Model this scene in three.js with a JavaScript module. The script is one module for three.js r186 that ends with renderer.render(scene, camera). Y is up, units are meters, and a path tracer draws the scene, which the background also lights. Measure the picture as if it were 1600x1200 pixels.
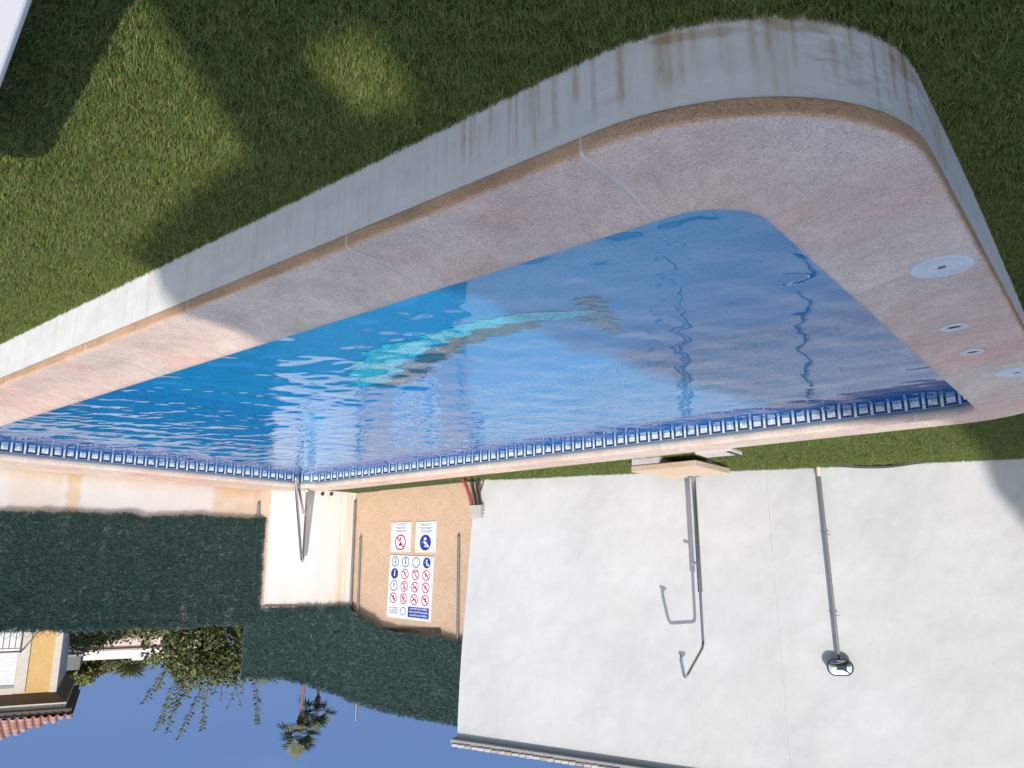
import * as THREE from 'three';
import { mergeGeometries } from 'three/addons/utils/BufferGeometryUtils.js';
import { RoundedBoxGeometry } from 'three/addons/geometries/RoundedBoxGeometry.js';

// ---------------------------------------------------------------- camera, sky, sun, exposure
const scene = new THREE.Scene();
const camera = new THREE.PerspectiveCamera(52.72, 4 / 3, 0.05, 900);
const CAM = new THREE.Vector3(-0.957, 1.25, 7.3408), FWD = new THREE.Vector3(0.60835, -0.23546, -0.75794);
camera.position.copy(CAM);
camera.up.set(-0.15159, -0.97187, 0.18025);            // the photograph was taken with the phone held upside down
camera.lookAt(CAM.clone().add(FWD));
const SUN = new THREE.Vector3(-0.50828, 0.56587, 0.64918).normalize();
{
  const W = 1024, H = 512, data = new Float32Array(W * H * 4), d = new THREE.Vector3();
  const cell = (x, y, z) => { let h = Math.imul(x, 374761393) ^ Math.imul(y, 668265263) ^ Math.imul(z, 2147483647); h = Math.imul(h ^ (h >>> 13), 1274126177); return ((h ^ (h >>> 16)) >>> 0) / 4294967296; };
  const n3 = (x, y, z) => {
    const i = Math.floor(x), j = Math.floor(y), k = Math.floor(z), s = (t) => t * t * (3 - 2 * t), u = s(x - i), v = s(y - j), w = s(z - k), L = (a, b, t) => a + (b - a) * t;
    return L(L(L(cell(i, j, k), cell(i + 1, j, k), u), L(cell(i, j + 1, k), cell(i + 1, j + 1, k), u), v), L(L(cell(i, j, k + 1), cell(i + 1, j, k + 1), u), L(cell(i, j + 1, k + 1), cell(i + 1, j + 1, k + 1), u), v), w);
  };
  for (let r = 0; r < H; r++) for (let c = 0; c < W; c++) {
    const el = ((r + 0.5) / H - 0.5) * Math.PI, az = ((c + 0.5) / W - 0.5) * 2 * Math.PI;
    d.set(Math.cos(el) * Math.cos(az), Math.sin(el), Math.cos(el) * Math.sin(az));
    const up = Math.max(0, d.y), air = Math.exp(-up * 6.5), g = Math.max(0, d.dot(SUN));
    const mie = 1.5 * Math.pow(g, 8) + 2.0 * Math.pow(g, 60) + 0.60 * Math.pow(g, 2);       // the bright air round the sun
    let R = 0.114 + 0.10 * air + mie, G = 0.236 + 0.06 * air + mie * 0.97, B = 0.51 + 0.04 * air + mie * 0.87;
    let cl = 0, a = 0.5, f = 3.2;
    for (let o = 0; o < 5; o++) { cl += a * n3(d.x * f + 7, d.y * f * 2.4 + 3, d.z * f + 11); a *= 0.5; f *= 2.1; }
    const cloud = Math.min(1, Math.max(0, (cl - 0.52) * 3.2)) * Math.min(1, up * 9) * 0.30;  // thin high wisps
    R += (0.62 - R) * cloud * 0.5; G += (0.64 - G) * cloud * 0.42; B += (0.72 - B) * cloud * 0.42;
    const k = (r * W + c) * 4; data[k] = R; data[k + 1] = G; data[k + 2] = B; data[k + 3] = 1;
  }
  const sky = new THREE.DataTexture(data, W, H, THREE.RGBAFormat, THREE.FloatType);
  sky.mapping = THREE.EquirectangularReflectionMapping; sky.magFilter = sky.minFilter = THREE.LinearFilter; sky.needsUpdate = true;
  scene.background = sky; scene.environment = sky;
}
const sun = new THREE.DirectionalLight(new THREE.Color(1.0, 0.94, 0.87), 3.55);
sun.position.copy(SUN).multiplyScalar(40).add(new THREE.Vector3(4, 0, 2)); sun.target.position.set(4, 0, 2);
sun.castShadow = true; sun.shadow.mapSize.set(4096, 4096); sun.shadow.bias = -0.0004; sun.shadow.radius = 1;
Object.assign(sun.shadow.camera, { left: -16, right: 16, top: 16, bottom: -16, near: 1, far: 120 });
scene.add(sun, sun.target);
const renderer = new THREE.WebGLRenderer({ antialias: true });
renderer.toneMapping = THREE.LinearToneMapping; renderer.toneMappingExposure = 1.0;
renderer.shadowMap.enabled = true;

// ---------------------------------------------------------------- helpers
const V3 = (x, y, z) => new THREE.Vector3(x, y, z), PI = Math.PI;
function rng(seed) { let a = seed >>> 0; return () => { a = (a + 0x6D2B79F5) | 0; let t = Math.imul(a ^ (a >>> 15), 1 | a); t = (t + Math.imul(t ^ (t >>> 7), 61 | t)) ^ t; return ((t ^ (t >>> 14)) >>> 0) / 4294967296; }; }
const lerp = (a, b, t) => a + (b - a) * t, clamp = (x, a = 0, b = 1) => Math.min(b, Math.max(a, x)), sstep = (a, b, x) => { const t = clamp((x - a) / (b - a)); return t * t * (3 - 2 * t); };
const hash2 = (x, y, s) => { let h = Math.imul(x, 374761393) ^ Math.imul(y, 668265263) ^ Math.imul(s, 1442695041); h = Math.imul(h ^ (h >>> 13), 1274126177); return ((h ^ (h >>> 16)) >>> 0) / 4294967296; };
function vn(x, y, s = 0, px = 0, py = px) {           // value noise, periodic when px is given
  const i = Math.floor(x), j = Math.floor(y), u = x - i, v = y - j, su = u * u * (3 - 2 * u), sv = v * v * (3 - 2 * v), m = (a, p) => p ? ((a % p) + p) % p : a;
  return lerp(lerp(hash2(m(i, px), m(j, py), s), hash2(m(i + 1, px), m(j, py), s), su), lerp(hash2(m(i, px), m(j + 1, py), s), hash2(m(i + 1, px), m(j + 1, py), s), su), sv);
}
function fbm(x, y, s = 0, oct = 4, px = 0, py = px) { let a = 0.5, t = 0, n = 0; for (let o = 0; o < oct; o++) { t += a * vn(x, y, s + o, px, py); n += a; x *= 2; y *= 2; px *= 2; py *= 2; a *= 0.5; } return t / n; }
const enc = (c) => Math.round(255 * (c <= 0.0031308 ? 12.92 * Math.max(0, c) : 1.055 * Math.pow(Math.min(1, c), 1 / 2.4) - 0.055));
function tex(w, h, fn, { color = true, rx = 1, ry = 1, wrap = true } = {}) {   // fn(u, v, x, y) -> linear [r, g, b] or a number
  const d = new Uint8Array(w * h * 4);
  for (let y = 0; y < h; y++) for (let x = 0; x < w; x++) {
    const c = fn(x / w, y / h, x, y), k = (y * w + x) * 4;
    if (typeof c === 'number') d[k] = d[k + 1] = d[k + 2] = color ? enc(c) : clamp(Math.round(c * 255), 0, 255);
    else for (let i = 0; i < 3; i++) d[k + i] = enc(c[i]);
    d[k + 3] = 255;
  }
  const t = new THREE.DataTexture(d, w, h, THREE.RGBAFormat); t.magFilter = THREE.LinearFilter; t.minFilter = THREE.LinearMipmapLinearFilter; t.generateMipmaps = true;
  if (color) t.colorSpace = THREE.SRGBColorSpace; t.wrapS = t.wrapT = wrap ? THREE.RepeatWrapping : THREE.ClampToEdgeWrapping; t.repeat.set(rx, ry); t.needsUpdate = true; return t;
}
const lin = (r, g, b) => new THREE.Color().setRGB(r, g, b);
function mat(c, roughness = 0.85, extra = {}) { return new THREE.MeshPhysicalMaterial({ color: Array.isArray(c) ? lin(...c) : c, roughness, ...extra }); }
const taken = {};
function numbered(n) { taken[n] = (taken[n] ?? -1) + 1; return taken[n] ? `${n}_${String(taken[n]).padStart(3, '0')}` : n; }
function mesh(name, geo, m, parent) { const o = new THREE.Mesh(geo, m); o.castShadow = o.receiveShadow = true; o.name = parent ? name : numbered(name); (parent || scene).add(o); return o; }
function thing(name, label, category, pos = [0, 0, 0], turn = 0, group) { const o = new THREE.Group(); o.name = numbered(name); o.position.set(...pos); o.rotation.y = turn; o.userData = { label, category }; if (group) o.userData.group = group; scene.add(o); return o; }
function tag(o, label, category, group) { o.userData.label = label; o.userData.category = category; if (group) o.userData.group = group; return o; }
function struct(o, label) { o.userData.kind = 'structure'; if (label) o.userData.label = label; return o; }
function boxg(x0, x1, y0, y1, z0, z1) { const g = new THREE.BoxGeometry(x1 - x0, y1 - y0, z1 - z0); g.translate((x0 + x1) / 2, (y0 + y1) / 2, (z0 + z1) / 2); const p = g.attributes.position, n = g.attributes.normal, u = g.attributes.uv; for (let i = 0; i < p.count; i++) { const ax = Math.abs(n.getX(i)), ay = Math.abs(n.getY(i)); if (ay > 0.5) u.setXY(i, p.getX(i), p.getZ(i)); else if (ax > 0.5) u.setXY(i, p.getZ(i), p.getY(i)); else u.setXY(i, p.getX(i), p.getY(i)); } return g; }
function rbox(w, h, d, r, x = 0, y = 0, z = 0) { const g = new RoundedBoxGeometry(w, h, d, 2, r); g.translate(x, y, z); return g; }
function bar(a, b, r, seg = 8, r2 = r) { const v = b.clone().sub(a), L = v.length(), g = new THREE.CylinderGeometry(r2, r, L, seg, 1); g.translate(0, L / 2, 0); g.applyQuaternion(new THREE.Quaternion().setFromUnitVectors(V3(0, 1, 0), v.normalize())); g.translate(a.x, a.y, a.z); return g; }
function tube(pts, r, seg = 48, rad = 10, tension = 0.5) { return new THREE.TubeGeometry(new THREE.CatmullRomCurve3(pts, false, 'catmullrom', tension), seg, r, rad, false); }
function bentTube(pts, r, bend, rad = 10) {            // straight runs with rounded bends
  const path = new THREE.CurvePath(); let prev = pts[0].clone();
  for (let i = 1; i < pts.length; i++) {
    const p = pts[i];
    if (i < pts.length - 1) {
      const a = pts[i - 1], c = pts[i + 1], k = Math.min(bend, p.distanceTo(a) * 0.49, p.distanceTo(c) * 0.49);
      const q0 = p.clone().lerp(a, k / p.distanceTo(a)), q1 = p.clone().lerp(c, k / p.distanceTo(c));
      path.add(new THREE.LineCurve3(prev, q0)); path.add(new THREE.QuadraticBezierCurve3(q0, p, q1)); prev = q1;
    } else path.add(new THREE.LineCurve3(prev, p));
  }
  return new THREE.TubeGeometry(path, pts.length * 22, r, rad, false);
}
function stripGeo(rows, uvs, cols, close = false) {    // rows of points -> grid mesh
  const nr = rows.length, nc = rows[0].length, p = [], u = [], c = [], idx = [];
  rows.forEach((row, i) => row.forEach((q, j) => { p.push(q.x, q.y, q.z); const t = uvs ? uvs[i][j] : [i, j]; u.push(t[0], t[1]); if (cols) c.push(...cols[i][j]); }));
  for (let i = 0; i < nr - 1; i++) for (let j = 0; j < nc - 1; j++) { const a = i * nc + j, b = a + 1, d = a + nc, e = d + 1; idx.push(a, b, d, b, e, d); }
  const g = new THREE.BufferGeometry(); g.setAttribute('position', new THREE.Float32BufferAttribute(p, 3)); g.setAttribute('uv', new THREE.Float32BufferAttribute(u, 2)); if (cols) g.setAttribute('color', new THREE.Float32BufferAttribute(c, 3)); g.setIndex(idx); g.computeVertexNormals(); return g;
}
function plain(g) { const o = g.index ? g.toNonIndexed() : g; for (const k of Object.keys(o.attributes)) if (!['position', 'normal', 'uv'].includes(k)) o.deleteAttribute(k); return o; }
const merge = (list) => mergeGeometries(list.map(plain));

// ---------------------------------------------------------------- procedural surfaces
const T = {};
{
  // exposed aggregate of the pool coping: pale chips and dark pits in pinkish cement, 1.3 m a tile
  const N = 1024, chips = new Float32Array(N * N).fill(0), r = rng(5);
  for (let i = 0; i < 60000; i++) { const cx = r() * N, cy = r() * N, rad = 0.9 + r() * r() * 2.8, v = r() < 0.66 ? 0.35 + r() * 0.65 : -(0.3 + r() * 0.7); for (let y = Math.floor(cy - rad); y <= cy + rad; y++) for (let x = Math.floor(cx - rad); x <= cx + rad; x++) if ((x - cx) ** 2 + (y - cy) ** 2 < rad * rad) chips[((y + N) % N) * N + ((x + N) % N)] = v; }
  T.agg = tex(N, N, (u, v, x, y) => { const c = chips[y * N + x], m = 0.79 + 0.22 * (fbm(u * 24, v * 24, 3, 4, 24) - 0.5) + 0.2 * (hash2(x, y, 9) - 0.5) + (c > 0 ? 0.22 * c : 0.24 * c); return [m, m * 0.995, m * 0.985]; }, { rx: 1 / 1.3, ry: 1 / 1.3 });
  T.aggBump = tex(N, N, (u, v, x, y) => 0.5 + 0.42 * chips[y * N + x] * 0.6 + 0.25 * (fbm(u * 40, v * 40, 8, 3, 40) - 0.5), { color: false, rx: 1 / 1.3, ry: 1 / 1.3 });
  // hand-trowelled plaster
  T.plBump = tex(1024, 1024, (u, v) => 0.5 + 0.7 * (fbm(u * 5, v * 5, 21, 3, 5) - 0.5) + 0.07 * (fbm(u * 40, v * 26, 31, 3, 40, 26) - 0.5) + 0.16 * (Math.abs(fbm(u * 9, v * 7, 41, 3, 9, 7) - 0.5)), { color: false, rx: 1 / 2.6, ry: 1 / 2.6 });
  T.plaster = tex(1024, 1024, (u, v, x, y) => { const m = 0.93 + 0.13 * (fbm(u * 5, v * 5, 22, 5, 5) - 0.5) + 0.06 * (fbm(u * 30, v * 18, 52, 3, 30, 18) - 0.5) + 0.03 * (hash2(x, y, 2) - 0.5), w = 0.03 * (fbm(u * 4, v * 4, 61, 3, 4) - 0.5); return [m + w, m, m - w]; }, { rx: 1 / 3.7, ry: 1 / 3.7 });
  // roughcast
  T.stucco = tex(512, 512, (u, v, x, y) => { const m = 0.88 + 0.3 * (fbm(u * 60, v * 60, 71, 3, 60) - 0.5) + 0.14 * (fbm(u * 6, v * 6, 75, 3, 6) - 0.5) + 0.14 * (hash2(x, y, 4) - 0.5); return [m, m * 0.99, m * 0.975]; }, { rx: 1 / 0.8, ry: 1 / 0.8 });
  T.stuccoBump = tex(512, 512, (u, v) => fbm(u * 60, v * 60, 71, 3, 60), { color: false, rx: 1 / 0.8, ry: 1 / 0.8 });
  // blue mosaic lining under water: 2.5 cm tiles, 16 to a side
  T.lining = tex(512, 512, (u, v) => { const gx = u * 16, gy = v * 16, fx = gx % 1, fy = gy % 1, i = Math.floor(gx), j = Math.floor(gy), k = hash2(i, j, 6), gr = fx < 0.07 || fy < 0.07; const m = 0.8 + 0.4 * k; return gr ? [0.07, 0.36, 0.58] : [0.006 * m + 0.008 * hash2(i, j, 8), 0.26 * m, 0.52 * (0.9 + 0.2 * k)]; }, { rx: 1 / 0.4, ry: 1 / 0.4 });
  T.grain = tex(256, 256, (u, v, x, y) => 0.9 + 0.2 * (fbm(u * 16, v * 16, 81, 4, 16) - 0.5) + 0.06 * (hash2(x, y, 5) - 0.5), { rx: 2, ry: 2 });
}
const M = {
  coping: mat([1, 1, 1], 0.92, { map: T.agg, bumpMap: T.aggBump, bumpScale: 0.003, vertexColors: true }),
  mortar: mat([0.82, 0.71, 0.63], 0.95, { map: T.grain }),
  whitewash: mat([0.60, 0.60, 0.597], 0.85, { map: T.plaster, bumpMap: T.plBump, bumpScale: 0.05 }),
  beige: mat([0.72, 0.51, 0.35], 0.95, { map: T.stucco, bumpMap: T.stuccoBump, bumpScale: 0.006 }),
  white: mat([0.72, 0.71, 0.69], 0.6),
  lining: mat([1, 1, 1], 0.35, { map: T.lining }),
  band: mat([0.17, 0.25, 0.31], 0.7, { map: T.grain }),
  steel: mat([0.55, 0.55, 0.56], 0.16, { metalness: 1 }),
  galv: mat([0.36, 0.37, 0.38], 0.42, { metalness: 0.75, map: T.grain }),
  dark: mat([0.02, 0.02, 0.022], 0.6),
  black: mat([0.018, 0.019, 0.022], 0.45),
  terra: mat([0.48, 0.23, 0.15], 0.9, { map: T.stucco, bumpMap: T.stuccoBump, bumpScale: 0.004 }),
};

// ---------------------------------------------------------------- terrain
const WALL_A = V3(6.24634, 0, -0.99814), WALL_D = V3(-0.9406, 0, -0.33953), WALL_O = V3(-0.33953, 0, 0.9406);   // foot, run and outward side of the tall wall
function lawnY(x, z) {
  const side = lerp(-0.4, -0.07, sstep(4.2, -0.4, z));                              // the lawn climbs beside the short end of the pool
  const rise = 0.075 * sstep(-0.7, -2.2, z) * sstep(12, 2, x) + 0.04 * sstep(-0.7, -1.1, z) * sstep(4, 6, x);
  let y = x < 4 ? side : (z > 2 ? -0.4 : -0.07); if (z < -0.4) y = Math.max(y, -0.07) + rise;
  return y;
}
{
  const xs = [-320, -120, -50, -20, -10], zs = [-320, -120, -50, -20, -10, -6];
  for (let x = -6; x < -0.36; x += 0.25) xs.push(x); xs.push(-0.35); for (let x = 0; x < 9.5; x += 0.25) xs.push(x); xs.push(9.6, 10.1, 11, 13, 16, 22, 40, 90, 320);
  for (let z = -4.5; z < -0.5; z += 0.2) zs.push(z); zs.push(-0.45); for (let z = -0.2; z < 5.1; z += 0.25) zs.push(z); zs.push(5.2); for (let z = 5.4; z < 9; z += 0.3) zs.push(z); zs.push(10, 14, 20, 40, 90, 320);
  const g = new THREE.BufferGeometry(), p = [], u = [], idx = [], nz = zs.length;
  for (const x of xs) for (const z of zs) { p.push(x, lawnY(x, z), z); u.push(x, z); }
  for (let i = 0; i < xs.length - 1; i++) for (let j = 0; j < nz - 1; j++) {
    if (xs[i] >= -0.351 && xs[i + 1] <= 9.61 && zs[j] >= -0.451 && zs[j + 1] <= 5.21) continue;      // the pool
    const a = i * nz + j, b = a + 1, c = a + nz, d = c + 1; idx.push(a, b, c, b, d, c);
  }
  g.setAttribute('position', new THREE.Float32BufferAttribute(p, 3)); g.setAttribute('uv', new THREE.Float32BufferAttribute(u, 2)); g.setIndex(idx); g.computeVertexNormals();
  const turf = tex(512, 512, (uu, v, x, y) => { const m = 0.55 + 0.7 * fbm(uu * 60, v * 60, 91, 3, 60) + 0.3 * (hash2(x, y, 7) - 0.5); return [0.055 * m, 0.085 * m, 0.018 * m]; }, { rx: 1 / 1.1, ry: 1 / 1.1 });
  struct(mesh('lawn', g, mat([1, 1, 1], 1, { map: turf })));
}

// ---------------------------------------------------------------- pool: coping, outer wall, basin, water
const PX0 = -0.03, PX1 = 8.95, PZ0 = 0, PZ1 = 4.93, PR = 0.25, WD = { near: 0.525, left: 0.564, far: 0.70, right: 1.15 };
const CL = 0.9, LX = PX1 - PX0 - 2 * PR, LZ = PZ1 - PZ0 - 2 * PR, TOT = 2 * LX + 2 * LZ + 4 * CL;
function station(t) {                                     // inner point, outer point of the coping at path length t (near side first, from far right to the near corner)
  t = ((t % TOT) + TOT) % TOT;
  const corner = (cx, cz, a0, a1, wx, wz, f) => { const a = lerp(a0, a1, f), c = Math.cos(a), s = Math.sin(a); return [V3(cx + PR * c, 0, cz + PR * s), V3(cx + (PR + wx) * c, 0, cz + (PR + wz) * s)]; };
  if (t < LX) { const x = PX1 - PR - t; return [V3(x, 0, PZ1), V3(x, 0, PZ1 + WD.near)]; } t -= LX;
  if (t < CL) return corner(PX0 + PR, PZ1 - PR, PI / 2, PI, WD.left, WD.near, t / CL); t -= CL;
  if (t < LZ) { const z = PZ1 - PR - t; return [V3(PX0, 0, z), V3(PX0 - WD.left, 0, z)]; } t -= LZ;
  if (t < CL) return corner(PX0 + PR, PZ0 + PR, PI, 1.5 * PI, WD.left, WD.far, t / CL); t -= CL;
  if (t < LX) { const x = PX0 + PR + t; return [V3(x, 0, PZ0), V3(x, 0, PZ0 - WD.far)]; } t -= LX;
  if (t < CL) return corner(PX1 - PR, PZ0 + PR, 1.5 * PI, 2 * PI, WD.right, WD.far, t / CL); t -= CL;
  if (t < LZ) { const z = PZ0 + PR + t; return [V3(PX1, 0, z), V3(PX1 + WD.right, 0, z)]; } t -= LZ;
  return corner(PX1 - PR, PZ1 - PR, 0, PI / 2, WD.right, WD.near, t / CL);
}
const tNear = (x) => PX1 - PR - x, tLeft = (z) => LX + CL + PZ1 - PR - z, tFar = (x) => LX + 2 * CL + LZ + x - PX0 - PR, tRight = (z) => 2 * LX + 3 * CL + LZ + z - PZ0 - PR;
function profile(w, drop = 0, inset = 0) {                // [distance from the water edge, height]
  const o = w - inset; const fl = []; for (let k = 1; k <= 5; k++) fl.push([lerp(0.25, o - 0.014, k / 6), -0.044]);
  return [[0.03, -0.079], [0.012 + inset, -0.077], [0.002 + inset, -0.066], [inset, -0.05], [inset, -0.026], [0.012 + inset, -0.007], [0.034, 0], [0.07, -0.004], [0.13, -0.018], [0.19, -0.033], [0.25, -0.042], ...fl, [o - 0.014, -0.046], [o - 0.003, -0.052], [o, -0.062], [o, -0.085], [o, -0.1045], [o - 0.001, -0.1068], [o - 0.06, -0.108]].map(([d, h]) => [d, h - drop]);
}
function pigment(x, z, s) {                               // pink oxide worn through to grey in patches
  const a = fbm(x * 0.9 + 5, z * 0.9 + 2, 101, 4), b = fbm(x * 2.6, z * 2.6, 111, 4), k = clamp((a - 0.42) * 3.0) * 0.65 + clamp((b - 0.55) * 4.5) * 0.5, v = 0.90 + 0.14 * (hash2(s, 3, 1) - 0.5) + 0.25 * (fbm(x * 5, z * 5, 121, 3) - 0.5);
  return [v * lerp(0.93, 0.95, k), v * lerp(0.755, 0.60, k), v * lerp(0.62, 0.475, k)];
}
function sweep(t0, t1, step, prof, uvScale = 1, seed = 0, cols = true, wob = 0) {
  const n = Math.max(2, Math.ceil((t1 - t0) / step)), rows = [], uvs = [], cc = [];
  for (let i = 0; i <= n; i++) {
    const t = lerp(t0, t1, i / n), [a, b] = station(t), w = a.distanceTo(b), dir = b.clone().sub(a).normalize(), row = [], uv = [], cr = []; let run = 0, last = null;
    for (const [d, h] of prof(w)) {
      const q = a.clone().addScaledVector(dir, d); q.y = h;
      if (wob) { const e = (fbm(t * 9, d * 9 + h * 20, 7, 3) - 0.5) * wob; q.addScaledVector(dir, d > w - 0.05 ? e : 0); q.y += (d < w - 0.02 ? 0.6 : 0.3) * e; }
      if (last) run += Math.hypot(d - last[0], h - last[1]); last = [d, h];
      row.push(q); uv.push([t * uvScale, run * uvScale]); if (d > w - 0.006 && h < -0.05) { const e = 0.8 + 0.5 * fbm(t * 6, h * 30, 131, 3); cr.push([0.70 * e, 0.45 * e, 0.29 * e]); } else cr.push(pigment(q.x, q.z, seed));   // the cast edge is ochre, not polished
    }
    rows.push(row); uvs.push(uv); cc.push(cr);
  }
  return stripGeo(rows, uvs, cols ? cc : null);
}
const poolSurround = new THREE.Group(); poolSurround.name = 'pool_coping'; scene.add(poolSurround);
struct(poolSurround, 'pink aggregate concrete coping round the swimming pool');
{
  const joints = [8.68, 7.5, 6.3, 5.1, 3.85, 2.68, 1.43, 0.27].map(tNear).concat([4.56, 3.66, 2.45, 1.24, 0.25].map(tLeft), [0.45, 1.68, 2.9, 4.1, 5.3, 6.5, 7.7].map(tFar), [0.35, 1.55, 2.75, 3.95].map(tRight)).sort((a, b) => a - b);
  joints.forEach((t, i) => { const e = i + 1 < joints.length ? joints[i + 1] : joints[0] + TOT; mesh('coping_slab', sweep(t + 0.0065, e - 0.0065, 0.05, (w) => profile(w), 1, i + 1, true), M.coping, poolSurround); });
  mesh('mortar_bed', sweep(0, TOT, 0.05, (w) => profile(w, 0.0012, 0.001), 1, 99, false), M.mortar, poolSurround);
}
{ // the rendered wall that carries the coping, streaked with rust
  const W = 2048, H = 128, r = rng(77), st = new Float32Array(W * H), blot = new Float32Array(W * H); const L = 14;   // 14 m of wall over the texture
  const drip = (c, w, s, top, bottom) => { for (let x = Math.max(0, Math.floor(c - w)); x <= Math.min(W - 1, c + w); x++) for (let y = 0; y < H; y++) { const f = y / H; if (f < bottom || f > top) continue; const e = Math.exp(-2.2 * ((x - c) / w) ** 2), fade = Math.min(1, (f - bottom) / 0.06) * Math.min(1, (top - f) / 0.2 + 0.2); st[y * W + x] = Math.max(st[y * W + x], s * e * fade * (0.65 + 0.5 * vn(x * 0.8, y * 0.11, 5))); } };
  for (let i = 0; i < 520; i++) drip(r() * W, 0.9 + r() * 1.6, 0.10 + 0.6 * r() * r() * r(), 0.7 + r() * 0.35, r() * 0.5);
  for (let i = 0; i < 70; i++) drip((7.9 + r() * 1.9) / L * W, 0.8 + r() * 1.5, 0.35 + 0.6 * r(), 0.55 + r() * 0.5, r() * 0.12);
  for (let i = 0; i < 9; i++) { const c = (8.3 + r() * 1.1) / L * W, cy = 20 + r() * 26, rr = 5 + r() * 14; for (let y = 0; y < H; y++) for (let x = Math.floor(c - 2 * rr); x < c + 2 * rr; x++) { const e = 1 - Math.hypot((x - c) / 1.6, y - cy) / rr + 1.2 * (fbm(x * 0.12, y * 0.12, 6, 3) - 0.5); if (e > 0.1) blot[y * W + x] = Math.max(blot[y * W + x], clamp(e * 2)); } }
  const map = tex(W, H, (u, v, x, y) => {
    const f = y / H, m = 0.95 + 0.14 * (fbm(x * 0.05, y * 0.05, 12, 4) - 0.5) + 0.05 * (hash2(x, y, 3) - 0.5), s = st[y * W + x], b = blot[y * W + x], d = clamp((fbm(x * 0.035, 4, 13, 3) - 0.35) * 2) * clamp((0.10 - f + 0.12 * vn(x * 0.2, 3, 4)) * 12) * 0.6;
    let c = [0.83 * m, 0.83 * m, 0.82 * m]; const k = clamp(s * 0.85 + b * 0.5 + d);
    return [lerp(c[0], 0.48, k), lerp(c[1], 0.35, k), lerp(c[2], 0.21, k)];
  }, { wrap: false });
  const bump = tex(1024, 128, (u, v, x, y) => 0.5 + 0.5 * (fbm(u * 70, v * 1.8, 15, 4) - 0.5) + 0.3 * clamp((fbm(u * 170, v * 4.4, 17, 4) - 0.56) * 5) * clamp(1 - Math.abs(u * 14 - 9) / 1.3), { color: false, wrap: false });
  const g = sweep(0, TOT, 0.06, (w) => { const a = []; for (let k = 0; k <= 10; k++) a.push([w - 0.005, lerp(-0.1065, -0.60, k / 10)]); return a; }, 1, 0, false);
  const u = g.attributes.uv, p = g.attributes.position; for (let i = 0; i < u.count; i++) u.setXY(i, u.getX(i) / L, (p.getY(i) + 0.46) / 0.36);
  tag(mesh('pool_outer_wall', g, mat([1, 1, 1], 0.8, { map, bumpMap: bump, bumpScale: 0.012 })), 'low white painted wall with rust streaks under the pool coping', 'wall');
}
const WATER_Y = -0.168, FLOOR_Y = -1.12;
const basin = new THREE.Group(); basin.name = 'pool_basin'; scene.add(basin); struct(basin, 'blue mosaic pool basin');
{
  mesh('side_lining', sweep(0, TOT, 0.05, () => { const a = []; for (let k = 0; k <= 8; k++) a.push([0.012, lerp(-0.095, FLOOR_Y - 0.02, k / 8)]); return a; }, 1, 0, false), M.lining, basin);
  mesh('render_band', sweep(0, TOT, 0.05, () => [[0.014, -0.070], [0.008, -0.076], [0.008, -0.098], [0.02, -0.10]], 1, 0, false), M.band, basin);
  mesh('grout_strip', sweep(0, TOT, 0.05, () => [[0.0105, -0.098], [0.0105, -0.205]], 1, 0, false), mat([0.66, 0.70, 0.71], 0.8, { map: T.grain }), basin);
  const f = boxg(PX0 - 0.05, PX1 + 0.05, FLOOR_Y - 0.1, FLOOR_Y, PZ0 - 0.05, PZ1 + 0.05); mesh('basin_floor', f, M.lining, basin);
  // border of small mosaic tiles: white bars and blocks on navy, 2 cm tiles
  const inner = []; let acc = 0, prev = null; for (let t = 0; t <= TOT + 1e-6; t += 0.02) { const [a, b] = station(t); if (prev) acc += a.distanceTo(prev); inner.push([acc, a, b.clone().sub(a).normalize()]); prev = a; }
  const P = 0.0235, n = Math.floor(acc / P / 6) * 6, rowsN = 9, im = new THREE.InstancedMesh(new THREE.BoxGeometry(0.0198, 0.0205, 0.006), mat([1, 1, 1], 0.22), n * rowsN), m4 = new THREE.Matrix4(), q = new THREE.Quaternion(), r = rng(31); let k = 0, seg = 1, c = 0;
  const white = [0.72, 0.76, 0.74], navy = [0.010, 0.022, 0.13], blue = [0.008, 0.16, 0.48], grey = [0.42, 0.52, 0.55], col = lin(1, 1, 1);
  for (let i = 0; i < n; i++) {
    const s = (i + 0.5) * acc / n; while (seg < inner.length - 1 && inner[seg][0] < s) seg++;
    const A = inner[seg - 1], B = inner[seg], f2 = (s - A[0]) / (B[0] - A[0]), pos = A[1].clone().lerp(B[1], f2), dir = A[2].clone().lerp(B[2], f2).normalize(); c = i % 6;
    for (let j = 0; j < rowsN; j++) {
      m4.compose(V3(pos.x + dir.x * 0.010, -0.1125 - j * 0.0242, pos.z + dir.z * 0.010), q.setFromAxisAngle(V3(0, 1, 0), Math.atan2(dir.x, dir.z)), V3(1, 1, 1)); im.setMatrixAt(k, m4);
      let t = blue; if (c === 0) t = j < 4 ? white : blue; else if (c === 1 || c === 5) t = j < 4 ? navy : blue; else t = j === 0 ? navy : j === 1 ? white : j === 2 ? (r() < 0.4 ? grey : white) : blue;
      const v = 0.85 + 0.3 * r(); col.setRGB(t[0] * v, t[1] * v, t[2] * v); im.setColorAt(k, col); k++;
    }
  }
  im.name = 'border_tiles'; im.userData.kind = 'stuff'; im.castShadow = im.receiveShadow = true; basin.add(im);
}
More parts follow.
